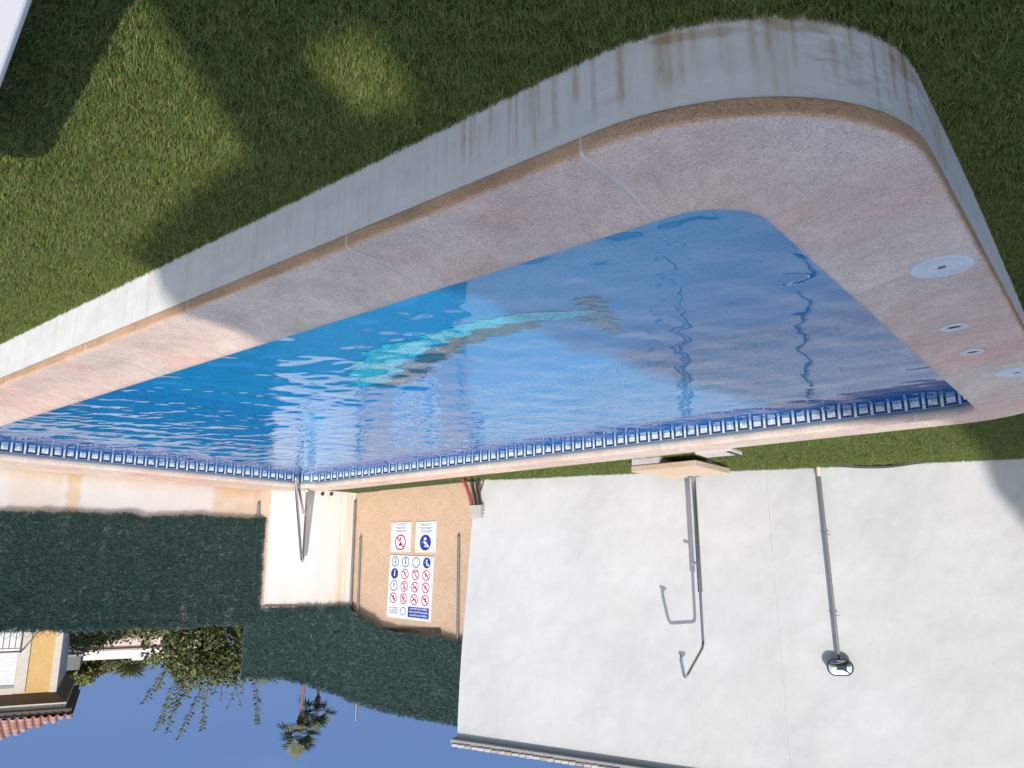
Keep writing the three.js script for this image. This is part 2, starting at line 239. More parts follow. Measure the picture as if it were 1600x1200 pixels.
{ // dolphin laid in coloured mosaic on the pool floor
  const d = thing('dolphin_mosaic', 'turquoise and grey dolphin mosaic on the blue pool floor', 'mosaic', [0, FLOOR_Y + 0.004, 0]);
  const shp = (pts, y) => { const s = new THREE.Shape(); const c = new THREE.SplineCurve(pts.map(([x, z]) => new THREE.Vector2(x, -z))).getPoints(260); c.forEach((q, i) => { const e = (fbm(i * 0.31, y * 900, 211, 2) - 0.5) * 0.34 * Math.min(1, i / 8, (260 - i) / 8); q.x += 0.78 * e; q.y -= 0.63 * e; }); s.setFromPoints(c); const g = new THREE.ExtrudeGeometry(s, { depth: 0.004, bevelEnabled: false }); g.rotateX(-PI / 2); g.translate(0, y, 0); return g; };
  const tile = (a, b) => tex(256, 256, (u, v) => { const i = Math.floor(u * 16), j = Math.floor(v * 16), k = hash2(i, j, 14), gr = (u * 16) % 1 < 0.08 || (v * 16) % 1 < 0.08; const q = hash2(i, j, 15) < 0.16 ? 0.35 : 1; return gr ? [0.10, 0.25, 0.32] : [q * lerp(a[0], b[0], k), q * lerp(a[1], b[1], k), lerp(a[2], b[2], k)]; }, { rx: 2.5, ry: 2.5 });
  mesh('back', shp([[6.75, 0.98], [6.35, 1.35], [5.65, 1.86], [5.2, 1.98], [4.8, 1.93], [4.2, 1.96], [3.7, 1.97], [3.25, 1.83], [2.95, 1.66], [2.75, 1.53], [2.98, 1.47], [3.3, 1.6], [3.75, 1.74], [4.3, 1.72], [4.9, 1.55], [5.5, 1.3], [6.1, 1.0], [6.6, 0.86], [6.75, 0.98]], 0.002), mat([1, 1, 1], 0.35, { map: tile([0.05, 0.55, 0.60], [0.10, 0.72, 0.72]) }), d);
  mesh('belly', shp([[6.62, 0.85], [6.1, 0.99], [5.5, 1.29], [4.9, 1.54], [4.3, 1.71], [3.75, 1.73], [3.3, 1.59], [3.6, 1.5], [4.2, 1.42], [4.9, 1.18], [5.6, 0.86], [6.3, 0.62], [6.62, 0.85]], 0.0), mat([1, 1, 1], 0.4, { map: tile([0.07, 0.07, 0.075], [0.16, 0.15, 0.14]) }), d);
  mesh('tail_fluke', shp([[2.98, 1.5], [2.80, 1.58], [2.70, 1.82], [2.56, 1.86], [2.60, 1.62], [2.68, 1.42], [2.76, 1.1], [2.86, 0.78], [2.96, 0.8], [2.95, 1.1], [2.98, 1.5]], 0.001), mat([1, 1, 1], 0.4, { map: tile([0.13, 0.20, 0.23], [0.22, 0.28, 0.30]) }), d);
}
{ // water: a rippled sheet; wind works the far half, the near end lies calmer
  const nx = 420, nz = 236, p = [], uv = [], idx = [], r = rng(12), W = [];
  for (let i = 0; i < 46; i++) { const lam = 0.10 * Math.pow(9, r()), a = -0.89 + (r() - 0.5) * 1.9, k = 2 * PI / lam; W.push([k * Math.cos(a), k * Math.sin(a), r() * 6.283, (lam < 0.28 ? 0.0090 : 0.0095) / k * (0.6 + 0.8 * r()), lam]); }
  const x0 = PX0 - 0.012, x1 = PX1 + 0.012, z0 = PZ0 - 0.012, z1 = PZ1 + 0.012;
  for (let i = 0; i <= nx; i++) for (let j = 0; j <= nz; j++) {
    const x = lerp(x0, x1, i / nx), z = lerp(z0, z1, j / nz), chop = sstep(1.6, 5.0, x + 0.35 * (2.5 - z) + 2.2 * (fbm(x * 0.8, z * 0.8, 141, 3) - 0.5)), gust = 0.55 + 0.9 * fbm(x * 1.3, z * 1.3, 151, 3);
    let y = 0; for (const [a, b, ph, am, lam] of W) { const wx = x + 0.06 * Math.sin(z * 3.1 + ph), wz = z + 0.06 * Math.sin(x * 2.7 + ph * 2); y += am * Math.sin(a * wx + b * wz + ph) * (lam < 0.28 ? 0.48 + 0.85 * chop * gust : 0.95 + 0.35 * chop); }
    p.push(x, WATER_Y + y, z); uv.push(x, z);
  }
  for (let i = 0; i < nx; i++) for (let j = 0; j < nz; j++) { const a = i * (nz + 1) + j, b = a + 1, c = a + nz + 1, d = c + 1; idx.push(a, b, c, b, d, c); }
  const g = new THREE.BufferGeometry(); g.setAttribute('position', new THREE.Float32BufferAttribute(p, 3)); g.setAttribute('uv', new THREE.Float32BufferAttribute(uv, 2)); g.setIndex(idx); g.computeVertexNormals();
  struct(mesh('pool_water', g, mat([0.64, 0.93, 0.985], 0.0, { transmission: 1, thickness: 0, ior: 1.33 })), 'clear rippled blue pool water');
}

// ---------------------------------------------------------------- tall whitewashed wall
const onWall = (l, y, off = 0) => V3(WALL_A.x + WALL_D.x * l + WALL_O.x * off, y, WALL_A.z + WALL_D.z * l + WALL_O.z * off);
const WALL_TURN = Math.atan2(WALL_O.x, WALL_O.z);         // local +z is the outward side, local +x runs against WALL_D
{
  const w = thing('tall_white_wall', 'tall white plastered wall with tiled top behind the lawn', 'wall', [WALL_A.x, 0, WALL_A.z], WALL_TURN);
  const topY = (l) => 3.40 + (l + 0.371) * 0.0694, J = 3.806, END = 9.8;
  const panel = (pts) => { const s = new THREE.Shape(pts.map(([l, y]) => new THREE.Vector2(-l, y))); const g = new THREE.ExtrudeGeometry(s, { depth: 0.3, bevelEnabled: true, bevelSize: 0.004, bevelThickness: 0.004, bevelSegments: 1 }); g.translate(0, 0, -0.304); return g; };
  mesh('wall_panel', panel([[0.0, -0.4], [0.0, 0.0], [-0.116, 0.338], [-0.18, 0.5], [-0.215, 0.9], [-0.25, 1.4], [-0.32, 2.235], [-0.35, 2.7], [-0.371, 3.17], [-0.371, topY(-0.371)], [J - 0.003, topY(J)], [J - 0.003, -0.4]]), M.whitewash, w);
  const second = mesh('wall_panel', panel([[J + 0.004, -0.4], [J + 0.004, topY(J)], [END, topY(END)], [END, -0.4]]), M.whitewash, w); second.position.z = -0.008;
  // overhanging cap slab with a row of half-round tiles along its edge
  const cap = (l0, l1, y0, y1, o0, o1) => { const pts = [[l0, y0], [l1, y1]]; const g = boxg(-pts[1][0], -pts[0][0], 0, 0.045, o0, o1), p = g.attributes.position; for (let i = 0; i < p.count; i++) p.setY(i, p.getY(i) + topY(-p.getX(i)) + 0.002); g.computeVertexNormals(); return g; };
  mesh('cap_slab', cap(-0.43, END, 0, 0, -0.32, 0.10), mat([0.36, 0.36, 0.37], 0.9, { map: T.stucco }), w);
  const tg = [0, 1, 2].map((v) => rbox(0.089, 0.036 + 0.004 * v, 0.46, 0.01));
  const tm = [[0.68, 0.60, 0.54], [0.58, 0.46, 0.38], [0.72, 0.67, 0.62]].map((c) => mat(c, 0.95, { map: T.stucco, bumpMap: T.stuccoBump, bumpScale: 0.003, side: THREE.DoubleSide })), r = rng(44);
  for (let l = -0.37, i = 0; l < END; l += 0.094, i++) { const t = mesh('cap_tile', tg[i % 3], tm[Math.floor(r() * 3)], w); t.position.set(-l, topY(l) + 0.068, -0.11 + 0.008 * r()); t.rotation.y = (r() - 0.5) * 0.05; t.rotation.x = 0.015; }
}

// ---------------------------------------------------------------- stuccoed wall with the notices, corner block, low end wall
{
  const w = thing('beige_stucco_wall', 'beige roughcast wall carrying the pool notices', 'wall', [0, 0, 0]);
  mesh('wall_panel', boxg(6.25, 8.528, -0.4, 2.2, -1.33, -1.08), M.beige, w);
  mesh('wall_panel', boxg(8.53, 9.45, -0.4, 2.16, -1.34, -1.105), M.beige, w);
  mesh('wall_cap', boxg(6.25, 8.52, 2.203, 2.24, -1.34, -1.07), mat([0.66, 0.62, 0.57], 0.9, { map: T.stucco }), w);
}
const BL = V3(10.03, 0, -0.08), BR = V3(9.13, 0, -1.09);
{ // white block that cuts across the far corner of the pool
  const stain = tex(512, 512, (u, v, x, y) => {
    const m = 0.96 + 0.08 * (fbm(u * 8, v * 8, 161, 4) - 0.5) + 0.03 * (hash2(x, y, 1) - 0.5), low = sstep(0.42, 0.95, 1 - u + 0.25 * (fbm(u * 5, v * 3, 162, 3) - 0.5)) * 0.28, top = clamp((v - 0.72 + 0.25 * (fbm(u * 26, v * 2, 163, 3) - 0.5)) * 3) * 0.42 * (0.4 + 0.6 * fbm(u * 9, 2, 164, 3)), ru = clamp((fbm(u * 22, v * 1.2, 165, 3) - 0.57) * 5) * sstep(0.45, 0.8, 1 - u) * 0.6, k = clamp(low + top + ru);
    return [lerp(0.67, 0.62, k) * m, lerp(0.665, 0.50, k) * m, lerp(0.65, 0.36, k) * m];
  }, { wrap: false });
  const b = thing('white_corner_block', 'white rendered block set across the far pool corner', 'wall', [0, 0, 0]);
  const T0 = V3(10.13, 0, 0.07), BK = V3(10.6, 0, 0.07), BK2 = V3(10.6, 0, -1.6), BK3 = V3(9.13, 0, -1.6);
  const face = (a, c, y0, y1, m, name, ushift = 0) => { const L = a.distanceTo(c), rows = [], uv = []; for (let i = 0; i <= 12; i++) { const q = a.clone().lerp(c, i / 12); rows.push([V3(q.x, y1, q.z), V3(q.x, y0, q.z)]); uv.push([[i / 12, 1], [i / 12, 0]]); } const g = stripGeo(rows, uv); return mesh(name, g, m, b); };
  face(BR, BL, -0.12, 1.76, mat([1, 1, 1], 0.85, { map: (() => { const t = stain; return t; })(), bumpMap: T.plBump, bumpScale: 0.012 }), 'front_face');
  const side = face(BL, T0, -0.12, 1.76, mat([0.66, 0.50, 0.39], 0.95, { map: T.stucco, bumpMap: T.stuccoBump, bumpScale: 0.004 }), 'side_face');
  { const u = side.geometry.attributes.uv; for (let i = 0; i < u.count; i++) u.setXY(i, u.getX(i) * 0.2, u.getY(i) * 1.9); }
  const s = new THREE.Shape([BR, BL, T0, BK, BK2, BK3].map((q) => new THREE.Vector2(q.x, -q.z))), g = new THREE.ExtrudeGeometry(s, { depth: 1.87, bevelEnabled: false }); g.rotateX(-PI / 2); g.translate(0, -0.12, 0);
  { const p = g.attributes.position; const c = V3(9.9, 0, -0.75); for (let i = 0; i < p.count; i++) { p.setX(i, lerp(p.getX(i), c.x, 0.012)); p.setZ(i, lerp(p.getZ(i), c.z, 0.012)); } }
  mesh('core', g, M.whitewash, b);
  { const L0 = BL.distanceTo(BR), c = BL.clone().lerp(BR, 0.5), rp = mesh('rear_parapet', boxg(-L0 / 2 + 0.05, L0 / 2 - 0.05, 0, 0.2, -0.05, 0.05), mat([0.60, 0.42, 0.32], 0.95, { map: T.stucco }), b); rp.position.set(c.x + 0.33 * 0.746, 1.752, c.z - 0.33 * 0.666); rp.rotation.y = Math.atan2(-(BR.z - BL.z), BR.x - BL.x); }
  const L = BL.distanceTo(BR), run = BR.clone().sub(BL).normalize(), turn = Math.atan2(-run.z, run.x), r = rng(8), tt = [[0.46, 0.21, 0.13], [0.50, 0.26, 0.18], [0.42, 0.19, 0.12]].map((c) => mat(c, 0.9, { map: T.stucco })), tgeo = rbox(L / 5 - 0.008, 0.03, 0.3, 0.006);
  for (let i = 0; i < 5; i++) { const t = mesh('top_tile', tgeo, tt[i % 3], b), q = BL.clone().lerp(BR, (i + 0.5) / 5); t.position.set(q.x + 0.105 * 0.74, 1.768 + 0.006 * r(), q.z - 0.105 * 0.67); t.rotation.y = turn; t.rotation.x = 0.06 * (r() - 0.5); }
  for (const [f, y] of [[0.60, 0.0], [0.705, 0.0]]) { const q = BL.clone().lerp(BR, f), p = mesh('drain_pipe', (() => { const t = new THREE.CylinderGeometry(0.026, 0.026, 0.06, 12, 1, true); t.rotateX(PI / 2); const e = new THREE.CircleGeometry(0.026, 12); e.translate(0, 0, 0.01); return merge([t, e]); })(), mat([0.035, 0.032, 0.03], 0.7, { side: THREE.DoubleSide }), b); p.position.set(q.x, y - 0.005, q.z); p.rotation.y = Math.atan2(-0.746, 0.666); }
}
{ // low white end wall with damp stains
  const map = tex(1024, 128, (u, v, x, y) => {
    const z = u * 10 - 2, m = 0.96 + 0.10 * (fbm(u * 60, v * 5, 171, 4) - 0.5) + 0.04 * (hash2(x, y, 2) - 0.5), e = 0.06 * (fbm(v * 6, u * 20, 173, 3) - 0.5), st = (a, b, s) => s * clamp((z - a + e) * 14) * clamp((b - z + e) * 14);
    const k = clamp(Math.max(st(-2, 0.92, 0.62), st(2.78, 3.02, 0.75), st(3.02, 3.7, 0.28), st(4.4, 5.2, 0.4)) * (0.45 + 0.9 * fbm(u * 90, v * 4, 175, 3)) + 0.35 * clamp((0.2 - v + 0.2 * fbm(u * 70, v, 176, 2)) * 4) + 0.25 * clamp((v - 0.8) * 4) * fbm(u * 80, 1, 177, 3));
    return [lerp(0.72, 0.66, k) * m, lerp(0.70, 0.46, k) * m, lerp(0.67, 0.27, k) * m];
  }, { wrap: false });
  const w = boxg(10.12, 10.34, -0.3, 0.5, -0.1, 7.2), p = w.attributes.position, u = w.attributes.uv;
  for (let i = 0; i < p.count; i++) { if (p.getY(i) > 0) p.setY(i, 0.405 + 0.028 * p.getZ(i)); u.setXY(i, (p.getZ(i) + 2) / 10, (p.getY(i) + 0.06) / 0.56); }
  w.computeVertexNormals();
  tag(mesh('low_end_wall', w, mat([1, 1, 1], 0.88, { map, bumpMap: T.plBump, bumpScale: 0.008 })), 'low white stained wall under the long green hedge screen', 'wall');
  const ledge = boxg(10.10, 10.36, 0, 0.02, -0.05, 7.2), lp = ledge.attributes.position; for (let i = 0; i < lp.count; i++) lp.setY(i, lp.getY(i) + 0.407 + 0.028 * lp.getZ(i)); tag(mesh('wall_ledge', ledge, mat([0.62, 0.46, 0.36], 0.95, { map: T.stucco })), 'thin pinkish cement ledge along the low stained wall', 'ledge');
}

// ---------------------------------------------------------------- green artificial hedge screens and the mesh fence behind them
function needleTuft(n, len, wid, r) {
  const p = []; for (let i = 0; i < n; i++) { const a = r() * 6.283, t = 0.25 + r() * 1.15, d = V3(Math.cos(a) * Math.sin(t), Math.sin(a) * Math.sin(t), Math.cos(t)), L = len * (0.6 + 0.6 * r()), s = V3(d.y, -d.x, 0.2).normalize().multiplyScalar(wid), o = V3((r() - 0.5) * 0.02, (r() - 0.5) * 0.02, 0), e = d.multiplyScalar(L).add(o); p.push(o.x - s.x, o.y - s.y, o.z - s.z, o.x + s.x, o.y + s.y, o.z + s.z, e.x, e.y, e.z); }
  const g = new THREE.BufferGeometry(); g.setAttribute('position', new THREE.Float32BufferAttribute(p, 3)); g.computeVertexNormals(); return g;
}
const hedgeMat = mat([1, 1, 1], 0.55, { side: THREE.DoubleSide }), hedgeBack = mat([0.075, 0.145, 0.128], 0.8);
function hedge(label, pts, density, seed, wave = 0.05) {               // pts: foot line with the lower and upper edge at each point; screens face the pool
  const h = thing('hedge_screen', label, 'hedge screen', [0, 0, 0]), r = rng(seed), rowsF = [], rowsB = [], spans = []; let area = 0;
  const wob = (s) => wave * (fbm(s * 3, 4, seed, 3) - 0.5) * 2;
  for (let i = 0; i < pts.length - 1; i++) {
    const [x0, z0, b0, t0] = pts[i], [x1, z1, b1, t1] = pts[i + 1], L = Math.hypot(x1 - x0, z1 - z0), n0 = ((CAM.x - x0) * -(z1 - z0) + (CAM.z - z0) * (x1 - x0)) > 0 ? 1 : -1, nx = -n0 * (z1 - z0) / L, nz = n0 * (x1 - x0) / L; spans.push([x0, z0, b0, t0, x1, z1, b1, t1, L, nx, nz]); area += L * ((t0 - b0) + (t1 - b1)) / 2;
    const n = Math.ceil(L / 0.1); for (let k = 0; k <= n; k++) { const f = k / n, x = lerp(x0, x1, f), z = lerp(z0, z1, f), b = lerp(b0, b1, f) + wob(x + z), t = lerp(t0, t1, f) + wob(x * 1.3 - z) - 0.02; rowsF.push([V3(x, t, z), V3(x, b, z), V3(x - nx * 0.025, b, z - nz * 0.025), V3(x - nx * 0.025, t, z - nz * 0.025), V3(x, t, z)]); }
  }
  mesh('backing_mesh', stripGeo(rowsF), hedgeBack, h);
  const N = Math.round(area * density), geos = needleTuft(7, 0.05, 0.0026, r), im = new THREE.InstancedMesh(geos, hedgeMat, N), m4 = new THREE.Matrix4(), e = new THREE.Euler(), q = new THREE.Quaternion(), c = lin(1, 1, 1), tot = spans.reduce((s, a) => s + a[8], 0);
  for (let i = 0; i < N; i++) {
    let s = r() * tot, a = spans[0]; for (const sp of spans) { a = sp; if (s <= sp[8]) break; s -= sp[8]; }
    const f = clamp(s / a[8]), x = lerp(a[0], a[4], f), z = lerp(a[1], a[5], f), edge = r(), b = lerp(a[2], a[6], f) + wob(x + z), t = lerp(a[3], a[7], f) + wob(x * 1.3 - z);
    const y = edge < 0.07 ? t - 0.05 + r() * 0.085 : edge < 0.14 ? b + 0.05 - r() * 0.085 : lerp(b, t, r()), deep = (fbm((x - z) * 2.2, y * 0.6, seed + 5, 3) - 0.5) * 0.03;
    e.set((r() - 0.5) * 0.9, Math.atan2(a[9], a[10]) + (r() - 0.5) * 0.9, r() * 6.283); m4.compose(V3(x + a[9] * (0.01 + deep), y, z + a[10] * (0.01 + deep)), q.setFromEuler(e), V3(1, 1, 0.7 + 0.6 * r())); im.setMatrixAt(i, m4);
    const strand = clamp((fbm((x - z) * 9 + y * 1.5, y * 0.5, seed + 9, 2) - 0.62) * 6), k = r() * (1 - 0.75 * strand), v = 0.55 + 0.9 * r(); if (k < 0.022) c.setRGB(0.38, 0.40, 0.36); else if (k < 0.14) c.setRGB(0.12 * v, 0.17 * v, 0.14 * v); else c.setRGB(0.046 * v, 0.104 * v, 0.094 * v); im.setColorAt(i, c);
  }
  im.name = 'needles'; im.userData.kind = 'stuff'; im.castShadow = im.receiveShadow = true; h.add(im); return h;
}
hedge('long dark green artificial hedge screen on the low stained wall', [[10.09, -0.05, 0.41, 2.0], [10.09, 2.0, 0.465, 1.955], [10.09, 3.6, 0.51, 1.91], [10.09, 7.2, 0.6, 1.86]].map(([x, z, b, t]) => [x, z, b + 0.01, t]).reverse(), 5200, 201);
hedge('dark green artificial hedge screen above the notices and corner block', [[10.17, 0.14, 1.70, 2.78], [10.09, 0.05, 1.72, 2.78], [10.03, -0.02, 1.835, 2.78], [9.78, -0.29, 1.83, 2.79], [9.5, -0.6, 1.81, 2.90], [9.09, -1.06, 1.79, 3.12], [8.95, -0.985, 1.88, 3.13], [8.5, -0.985, 2.03, 3.18], [8.3, -0.985, 2.12, 3.20], [7.6, -0.985, 2.17, 3.22], [7.1, -0.985, 2.19, 3.23], [6.72, -0.975, 2.25, 3.24], [6.6, -0.985, 2.2, 3.24], [6.42, -1.01, 2.19, 3.24]], 5200, 202, 0.022);
function chainLink(name, label, a, b, y0, y1, posts, cell = 0.06) {
  const f = thing(name, label, 'fence'), L = a.distanceTo(b), d = b.clone().sub(a).normalize(), list = [], H = y1 - y0, at = (s, y) => V3(a.x + d.x * s, y, a.z + d.z * s), ns = Math.floor(L / cell), nr = Math.round(H / cell);
  for (let i = 0; i < ns; i++) for (let j = 0; j < nr; j++) { const s0 = i * cell, yy = y1 - (j + 1) * cell; if ((i + j) % 2) list.push(bar(at(s0, yy), at(s0 + cell, yy + cell), 0.0028, 4)); else list.push(bar(at(s0, yy + cell), at(s0 + cell, yy), 0.0028, 4)); }
  const wire = mesh('wire_mesh', merge(list), M.galv, f); wire.userData.kind = 'stuff';
  for (const [s, top, r] of posts) { const p = mesh('post', bar(at(s, 0).setY(y0 - 1.2), at(s, top), r, 12), M.galv, f); p.position.set(0, 0, 0); }
  return f;
}
chainLink('chain_link_fence', 'galvanised chain link fence with a steel post behind the notice wall', V3(9.2, 0, -1.22), V3(6.72, 0, -1.22), 2.9, 3.33, [[0.13, 3.50, 0.02], [1.35, 3.2, 0.02]]);
chainLink('chain_link_fence', 'grey chain link fence rising just above the long hedge screen', V3(10.22, 0, 0.2), V3(10.22, 0, 6.4), 1.7, 2.03, [[0.1, 2.02, 0.024], [2.3, 2.0, 0.02], [4.4, 1.98, 0.02]]);

// ---------------------------------------------------------------- pipes on the walls
function wallPipe(label, x, z, y0, y1, r, group) { const p = thing('fence_pipe', label, 'pipe', [x, y0, z], 0, group); mesh('tube', bar(V3(0, 0, 0), V3(0, y1 - y0, 0), r, 14), M.galv, p); mesh('end_plug', bar(V3(0, -0.018, 0), V3(0, 0.012, 0), r * 0.8, 12), M.dark, p); for (const f of [0.18, 0.75]) { mesh('clamp', (() => { const g = new THREE.TorusGeometry(r + 0.002, 0.004, 6, 16); g.rotateX(PI / 2); g.translate(0, (y1 - y0) * f, 0); return g; })(), M.galv, p); } return p; }
wallPipe('long grey steel pipe between the white block and the beige wall', 9.11, -1.055, 0.12, 1.86, 0.019);
wallPipe('short grey steel pipe on the beige wall beside the white block', 8.93, -1.05, 0.7, 1.95, 0.017);
wallPipe('grey steel pipe on the beige wall next to the tall white wall', 6.77, -1.04, 0.75, 2.36, 0.02);
wallPipe('grey steel pipe in the corner between the block and the long hedge', 10.095, 0.1, 0.16, 1.75, 0.02);
{ const b = thing('brown_rod', 'short dark brown rod lying flat along the beige wall under the hedge', 'rod', [8.32, 2.085, -1.055]); mesh('rod', bar(V3(0, 0, 0), V3(-1.2, -0.02, 0), 0.02, 10), mat([0.13, 0.075, 0.055], 0.8, { map: T.grain }), b); mesh('bracket', boxg(-0.25, -0.23, -0.02, 0.015, -0.025, 0), M.galv, b); }

// ---------------------------------------------------------------- notices
function canvasTex(w, h, draw) { const c = document.createElement('canvas'); c.width = w; c.height = h; const x = c.getContext('2d'); x.fillStyle = '#eef1f4'; x.fillRect(0, 0, w, h); draw(x, w, h); const t = new THREE.CanvasTexture(c); t.colorSpace = THREE.SRGBColorSpace; return t; }
const BLUE = '#2b3f9c', RED = '#d2244f', INK = '#23262e';
function disc(x, cx, cy, r, kind, pic) {
  x.lineWidth = r * 0.2;
  if (kind === 'blue') { x.fillStyle = BLUE; x.beginPath(); x.arc(cx, cy, r, 0, 7); x.fill(); } else { x.fillStyle = '#ffffff'; x.beginPath(); x.arc(cx, cy, r * 0.92, 0, 7); x.fill(); }
  x.save(); x.translate(cx, cy); x.scale(r, r); x.fillStyle = x.strokeStyle = kind === 'blue' ? '#ffffff' : INK; x.lineWidth = 0.13; x.lineCap = 'round';
  const dot = (a, b, q) => { x.beginPath(); x.arc(a, b, q, 0, 7); x.fill(); }, ln = (...p) => { x.beginPath(); x.moveTo(p[0], p[1]); for (let i = 2; i < p.length; i += 2) x.lineTo(p[i], p[i + 1]); x.stroke(); };
  if (pic === 'shower') { dot(0.12, 0.0, 0.17); x.fillRect(-0.15, 0.3, 0.42, 0.32); x.lineWidth = 0.06; for (let k = 0; k < 6; k++) ln(-0.68, -0.55, -0.05 + 0.1 * k * 0.5, 0.18 - k * 0.14); ln(0.3, 0.25, 0.6, -0.05); }
  if (pic === 'person') { dot(0, -0.38, 0.15); ln(0, -0.2, 0, 0.2); ln(-0.25, -0.05, 0.25, -0.05); ln(0, 0.2, -0.16, 0.6); ln(0, 0.2, 0.16, 0.6); }
  if (pic === 'run') { dot(0.15, -0.42, 0.14); ln(0.08, -0.22, -0.1, 0.12, 0.2, 0.3, 0.1, 0.6); ln(-0.1, 0.12, -0.45, 0.35); ln(0.05, -0.15, 0.4, 0.05); }
  if (pic === 'dive') { dot(0.1, 0.1, 0.14); ln(0.05, -0.02, -0.25, -0.4, -0.5, -0.45); ln(0.15, 0.25, 0.35, 0.45); ln(-0.6, 0.55, 0.6, 0.55); }
  if (pic === 'dog') { x.fillRect(-0.4, -0.12, 0.7, 0.24); ln(-0.3, 0.1, -0.34, 0.45); ln(0.2, 0.1, 0.24, 0.45); dot(0.42, -0.2, 0.16); ln(-0.4, -0.1, -0.55, -0.35); }
  if (pic === 'ball') { dot(-0.25, -0.1, 0.2); dot(0.25, 0.2, 0.18); ln(-0.1, 0.4, 0.3, -0.35); }
  if (pic === 'bottle') { x.fillRect(-0.14, -0.1, 0.28, 0.6); x.fillRect(-0.06, -0.5, 0.12, 0.42); }
  if (pic === 'glass') { ln(-0.25, -0.4, 0, 0.05, 0.25, -0.4, -0.25, -0.4); ln(0, 0.05, 0, 0.5); ln(-0.2, 0.52, 0.2, 0.52); }
  if (pic === 'food') { x.fillRect(-0.5, -0.3, 0.6, 0.3); x.fillRect(-0.3, 0.1, 0.75, 0.28); }
  if (pic === 'figure') { dot(0.05, -0.3, 0.2); ln(0.02, -0.05, 0.02, 0.15); x.fillRect(-0.12, 0.3, 0.22, 0.3); }
  if (pic === 'cap') { x.lineWidth = 0.05; x.strokeStyle = '#8f96a6'; x.beginPath(); x.arc(0, 0, 0.4, PI, 0); x.lineTo(0.4, 0.4); x.lineTo(-0.4, 0.4); x.closePath(); x.stroke(); }
  if (pic === 'clock') { x.lineWidth = 0.07; ln(0, 0, 0, -0.35); ln(0, 0, 0.22, 0.1); }
  x.restore();
  if (kind === 'red') { x.strokeStyle = RED; x.lineWidth = r * 0.19; x.beginPath(); x.arc(cx, cy, r * 0.9, 0, 7); x.stroke(); x.beginPath(); x.moveTo(cx - r * 0.63, cy - r * 0.63); x.lineTo(cx + r * 0.63, cy + r * 0.63); x.stroke(); }
  if (kind === 'ring') { x.strokeStyle = BLUE; x.lineWidth = r * 0.17; x.beginPath(); x.arc(cx, cy, r * 0.9, 0, 7); x.stroke(); }
}
function faint(x, cx, y, w, h, seed) { const r = rng(seed); x.fillStyle = '#555a66'; let p = cx - w / 2; while (p < cx + w / 2) { const l = 4 + r() * 9; x.fillRect(p, y + (r() - 0.5) * 1.5, Math.min(l, cx + w / 2 - p), h * (0.7 + 0.4 * r())); p += l + 3 + (r() < 0.2 ? 5 : 0); } }   // print too small to read
function notice(label, x, y, w, h, roll, draw) {
  const s = thing('notice_board', label, 'sign', [x, y, -1.073]); s.rotation.z = roll;
  mesh('panel', rbox(w, h, 0.008, 0.002, 0, 0, 0), mat([0.78, 0.79, 0.80], 0.4), s);
  const f = new THREE.PlaneGeometry(w - 0.006, h - 0.006); f.translate(0, 0, 0.0062); mesh('printed_face', f, mat([0.9, 0.9, 0.9], 0.4, { map: canvasTex(512, Math.round(512 * h / w), draw) }), s);
  for (const [a, b] of [[-1, -1], [1, -1], [-1, 1], [1, 1]]) mesh('screw', (() => { const g = new THREE.CylinderGeometry(0.007, 0.008, 0.006, 8); g.rotateX(PI / 2); g.translate(a * (w / 2 - 0.03), b * (h / 2 - 0.03), 0.008); return g; })(), M.galv, s);
}
notice('large white notice with sixteen pool rule pictograms and blue heading', 7.785, 1.468, 0.945, 0.93, -0.045, (x, w, h) => {
  x.fillStyle = BLUE; x.beginPath(); x.roundRect(22, 18, 238, 82, 6); x.fill(); x.fillStyle = '#fff'; x.font = 'bold 21px sans-serif'; x.textAlign = 'center'; x.textBaseline = 'middle';
  ['Reglas de la piscina', 'Swimming pool rules', 'Règles de la piscine'].forEach((t, i) => x.fillText(t, 141, 34 + i * 25, 226));
  disc(x, 320, 58, 33, 'ring', 'clock'); for (let i = 0; i < 4; i++) faint(x, 430, 34 + i * 14, i % 2 ? 112 : 80, 6, 50 + i);
  const rows = [[['red', 'food'], ['red', 'dog'], ['red', 'run'], ['red', 'food']], [['red', 'ball'], ['red', 'dog'], ['red', 'glass'], ['ring', 'bottle']], [['red', 'ball'], ['red', 'dive'], ['red', 'bottle'], ['blue', 'person']], [['blue', 'shower'], ['ring', 'cap'], ['ring', 'person'], ['ring', 'person']]];
  rows.forEach((q, j) => q.forEach(([k, p], i) => disc(x, 72 + i * 124, 158 + j * 98, 43, k, p)));
});
notice('small white notice with a blue shower disc', 7.47, 0.735, 0.43, 0.455, -0.02, (x, w, h) => { disc(x, 256, 170, 142, 'blue', 'shower'); for (let i = 0; i < 3; i++) { faint(x, 256, 352 + i * 60, 250, 12, 60 + i); faint(x, 256, 374 + i * 60, 340, 13, 70 + i); } });
notice('small white notice with a red prohibition ring', 8.01, 0.72, 0.44, 0.455, -0.02, (x, w, h) => { disc(x, 256, 170, 142, 'red', 'figure'); for (let i = 0; i < 3; i++) { faint(x, 256, 352 + i * 60, 220, 12, 80 + i); faint(x, 256, 374 + i * 60, 320, 13, 90 + i); } });

